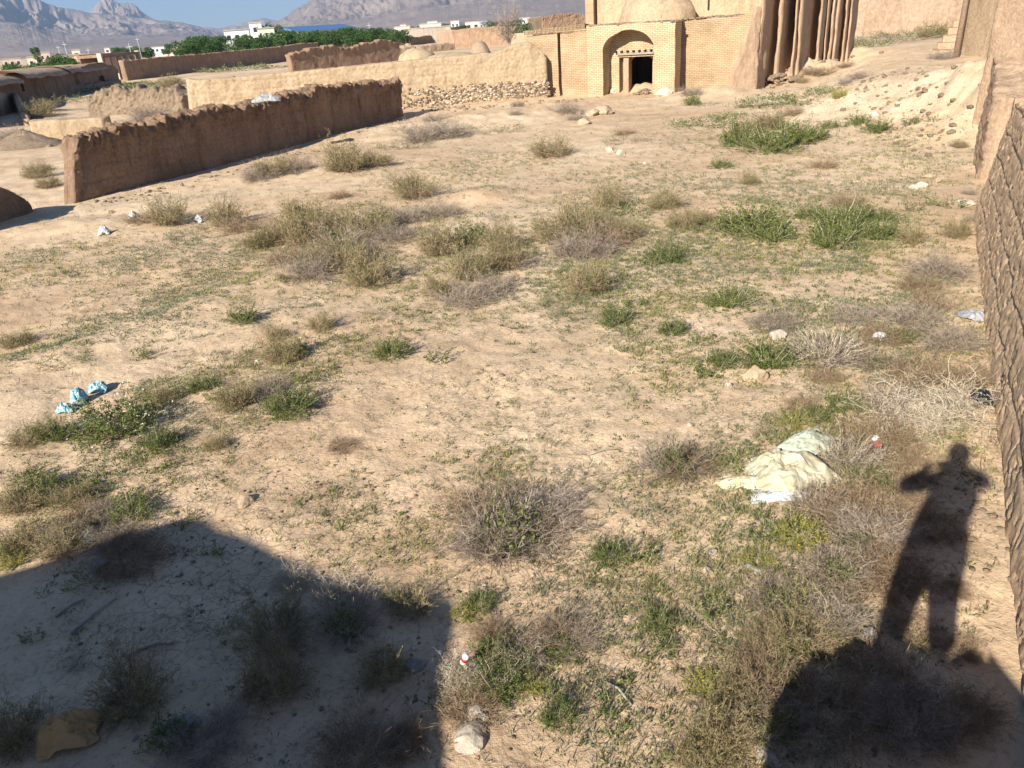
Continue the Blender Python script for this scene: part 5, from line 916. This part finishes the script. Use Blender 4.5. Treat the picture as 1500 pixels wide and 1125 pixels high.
TM = [tree_mesh(i, 'tree_leaf', H=5+.4*i, Rr=2.0+.2*i) for i in range(4)]; TD = tree_mesh(9, 'tree_leaf_dry', H=6, Rr=3, nl=1500, ls=.3); TP = tree_mesh(10, 'tree_leaf', H=9, Rr=1.4, nl=2200, shape=1.8)
def tree(px, yt, D, lab, tm=None, group=None, i=0):
    A = HD(px, yt, D); t = tm or TM[i % 4]; H = max(v.co.z for v in t[1].vertices); s = A[2]/H if A[2] > 1 else 1
    root = empty('tree', (A[0], A[1], 0), i*1.7); root.scale = (max(s, .6)*1.1, max(s, .6)*1.1, s); tag(root, lab, 'tree', group); link('trunk', t[0], root); link('crown', t[1], root)
OR = [(268, 57), (277, 53), (287, 54), (297, 51), (307, 53), (316, 52), (345, 52), (356, 50), (364, 50), (374, 53), (386, 51), (398, 46), (409, 43), (419, 44), (430, 45), (441, 44), (452, 44), (464, 44), (476, 43), (488, 42), (500, 39), (511, 38), (521, 40), (532, 39), (545, 40), (556, 39), (566, 40), (578, 41), (590, 43)]
osec = lambda q: 'left of the white villa' if q < 330 else 'beneath the white villa' if q < 405 else 'before the blue-roofed hall' if q < 522 else 'right of the blue-roofed hall'
for i, (px, yt) in enumerate(OR):
    k_ = [q for q, _ in OR if osec(q) == osec(px)].index(px); tree(px, yt+random.uniform(-.5, 1.0), 175+(i % 3)*6, '%s orchard tree from the left, %s' % ((ORD[k_] if k_ else 'first'), osec(px)), None, 'orchard trees in the distance', i)
for i, (px, yt, D, lab) in enumerate([(10, 92, 120, 'leftmost dark green tree behind the vaulted ruins'), (25, 92, 118, 'second green tree from the left edge behind the ruins'), (40, 94, 122, 'low green tree just left of the pointed bright tree'), (60, 89, 125, 'yellow-green tree left of the tallest bush behind the ruins'), (72, 82, 122, 'bright green tree behind the middle of the ruins'), (85, 76, 125, 'tallest dense green tree behind the vaulted ruins'), (98, 84, 120, 'dark round tree right of the tallest one behind the ruins'), (108, 88, 118, 'small low tree above the ruined vault'), (165, 69, 240, 'green tree behind the left part of the colonnade'), (180, 68, 245, 'green tree behind the middle of the colonnade'), (200, 67, 240, 'green tree behind the right part of the colonnade'), (214, 68, 250, 'green tree just right of the colonnade'), (243, 64, 300, 'round tree above the cream house by the orchard'), (650, 33, 260, 'green tree between the village houses, left one'), (717, 30, 250, 'green tree right of the grey-roofed shed'), (755, 27, 240, 'dark tree by the white house near the mud pillar'), (770, 33, 150, 'bright green bush left of the mud pillar'), (762, 34, 150, 'green bush beside the white house'), (392, 33, 210, 'dark tree on the right side of the white villa'), (605, 38, 280, 'green tree left of the long pale house'), (680, 36, 240, 'low tree beneath the gabled cream house')]):
    tree(px, yt, D, lab, None, None, i+1)
tree(50, 68, 230, 'dark conifer standing alone at the far left', TP); tree(128, 77, 150, 'dusty grey-green tree left of the colonnade', TD); 
# bare tree
g = G(742, 50); A = HD(742, 4, 75); root = empty('bare_tree', (A[0], A[1], 0)); tag(root, 'leafless pale tree above the straw-topped wall', 'tree'); rg = np.random.default_rng(3); m = MB(); H = A[2]; m.tube([(0, 0, -.2), (.05, 0, H*.35), (-.05, .05, H*.55)], [.15, .11, .07], 7); m.build('trunk', MAT['wood_grey'], root)
s = stems(26, 1.5, H*.6, rg, curl=.2, low=.35, spread=.1); s[..., 2] += H*.42; b = branch(s, 300, .9, rg); c = branch(b, 900, .5, rg, S=3); V, Fq = cat2([ribbons(s, .06, .02, rg), ribbons(b, .025, .015, rg), ribbons(c, .018, .012, rg)]); link('branches', mesh('branches', V, Fq, MAT['twig_grey']), root)
# ------------------------------------------------------------------ mountains
def mountain(name, prof, D, seed, foot=.55, jag=.02, apron=.5, spur=260.0, steep=.62, sc=1.0):
    prof = np.array(prof, float); n1, n2 = 520, 150
    pxs = np.linspace(prof[0, 0], prof[-1, 0], n1); ys = np.interp(pxs, prof[:, 0], prof[:, 1])
    C = np.array([HD(a_, b_, D) for a_, b_ in zip(pxs, ys)]); az = np.arctan2(C[:, 0], C[:, 1]); zc = np.maximum(C[:, 2], 5)
    zc = zc*(1+jag*fbm(pxs*.12, pxs*0, o=5, seed=seed, gain=.7))
    t = np.concatenate([np.linspace(0, 1, n2-20), np.linspace(1.02, 1.5, 20)])
    T, A_ = np.meshgrid(t, az, indexing='ij'); ZC = np.broadcast_to(zc, T.shape)
    sh = np.where(T < steep, apron*(T/steep)**1.25, apron+(1-apron)*((np.clip(T, 0, 1)-steep)/(1-steep))**.9); sh = np.where(T > 1, 1-(T-1)*1.6, sh)
    RRm = D*(foot+(1-foot)*T); U = A_*D
    wx = 160*fbm(U/600, RRm/600, o=3, seed=seed+1); rid = 1-2*np.abs(fbm((U+wx)/spur, RRm/(spur*3.2), o=5, seed=seed+2, gain=.6))
    rid2 = 1-2*np.abs(fbm((U+wx)/(spur*.3), RRm/(spur*.7), o=4, seed=seed+4, gain=.6))
    amp = (.10+.36*sstep(steep*.6, steep*1.15, T))*(1-sstep(.93, 1.0, T)*.85)
    z = ZC*sh*(1-amp*(1-np.clip(rid, -1, 1))*.75-amp*.28*(1-rid2)); z = np.where(T < .04, z-2, z)
    Vx = RRm*np.sin(A_); Vy = RRm*np.cos(A_); idx = np.arange(T.size).reshape(T.shape); q = np.stack([idx[:-1, :-1], idx[:-1, 1:], idx[1:, 1:], idx[1:, :-1]], -1).reshape(-1, 4)[:, ::-1]
    o = link(name, mesh(name, np.stack([Vx, Vy, z], -1).reshape(-1, 3), q, MAT['mountain_rock'], False)); tag(o, kind='structure'); return o
m_, n, b = newmat('mountain_rock'); gn = n.nodes.new('ShaderNodeNewGeometry'); v = gn.outputs['Position']
t1 = tex(n, 'ShaderNodeTexNoise', .004, v, 8, .65); c = ramp(n, t1.outputs[0], [(.35, (.20, .155, .13)), (.55, (.29, .225, .185)), (.7, (.36, .29, .235))]); n.links.new(c, b.inputs['Base Color'])
t2 = tex(n, 'ShaderNodeTexNoise', .03, v, 8, .7); bump(n, b, t2.outputs[0], .9, 14)
mountain('mountain', [(-320, 5), (-200, -30), (-60, -40), (0, -32), (40, -14), (60, 0), (72, 4), (86, 8), (103, 12), (118, 14), (140, 18), (180, 22), (225, 28), (262, 31), (290, 38), (320, 48), (350, 62)], 4600, 5, foot=.45, apron=.45, steep=.66)
mountain('mountain', [(110, 45), (128, 22), (136, 12), (143, 1), (152, -6), (160, -4), (170, 1), (178, 2), (185, 0), (200, 7), (206, 14), (218, 22), (230, 30), (255, 46)], 5600, 8, foot=.8, apron=.5, steep=.4, jag=.03, spur=180)
mountain('hills', [(200, 42), (250, 36), (300, 39), (325, 41), (343, 35), (365, 30), (389, 25), (405, 30), (425, 36), (470, 44)], 7600, 11, foot=.85, apron=.6, spur=300)
mountain('mountain', [(370, 45), (395, 34), (410, 29), (421, 23), (430, 14), (437, 8), (453, 1), (462, -3), (476, -1), (490, -8), (520, -18), (560, -28), (620, -55), (700, -70), (780, -75), (860, -78), (950, -90), (1050, -80)], 4200, 14, foot=.5, apron=.35, steep=.5, spur=200, jag=.03)
# ------------------------------------------------------------------ haze
m = MB(); m.box(-9600, 9600, -9600, 9600, -12, 560)
hm = bpy.data.materials.new('haze'); hm.use_nodes = True; hn = hm.node_tree; hn.nodes.remove(hn.nodes['Principled BSDF']); pv = hn.nodes.new('ShaderNodeVolumePrincipled'); pv.inputs['Color'].default_value = (.50, .70, 1, 1); pv.inputs['Density'].default_value = .00014; pv.inputs['Anisotropy'].default_value = .2
hn.links.new(pv.outputs[0], hn.nodes['Material Output'].inputs['Volume']); o = m.build('haze', hm); tag(o, 'thin bluish dust haze fading the distant mountains', 'haze', kind='stuff')
scene.cycles.volume_step_rate = 10
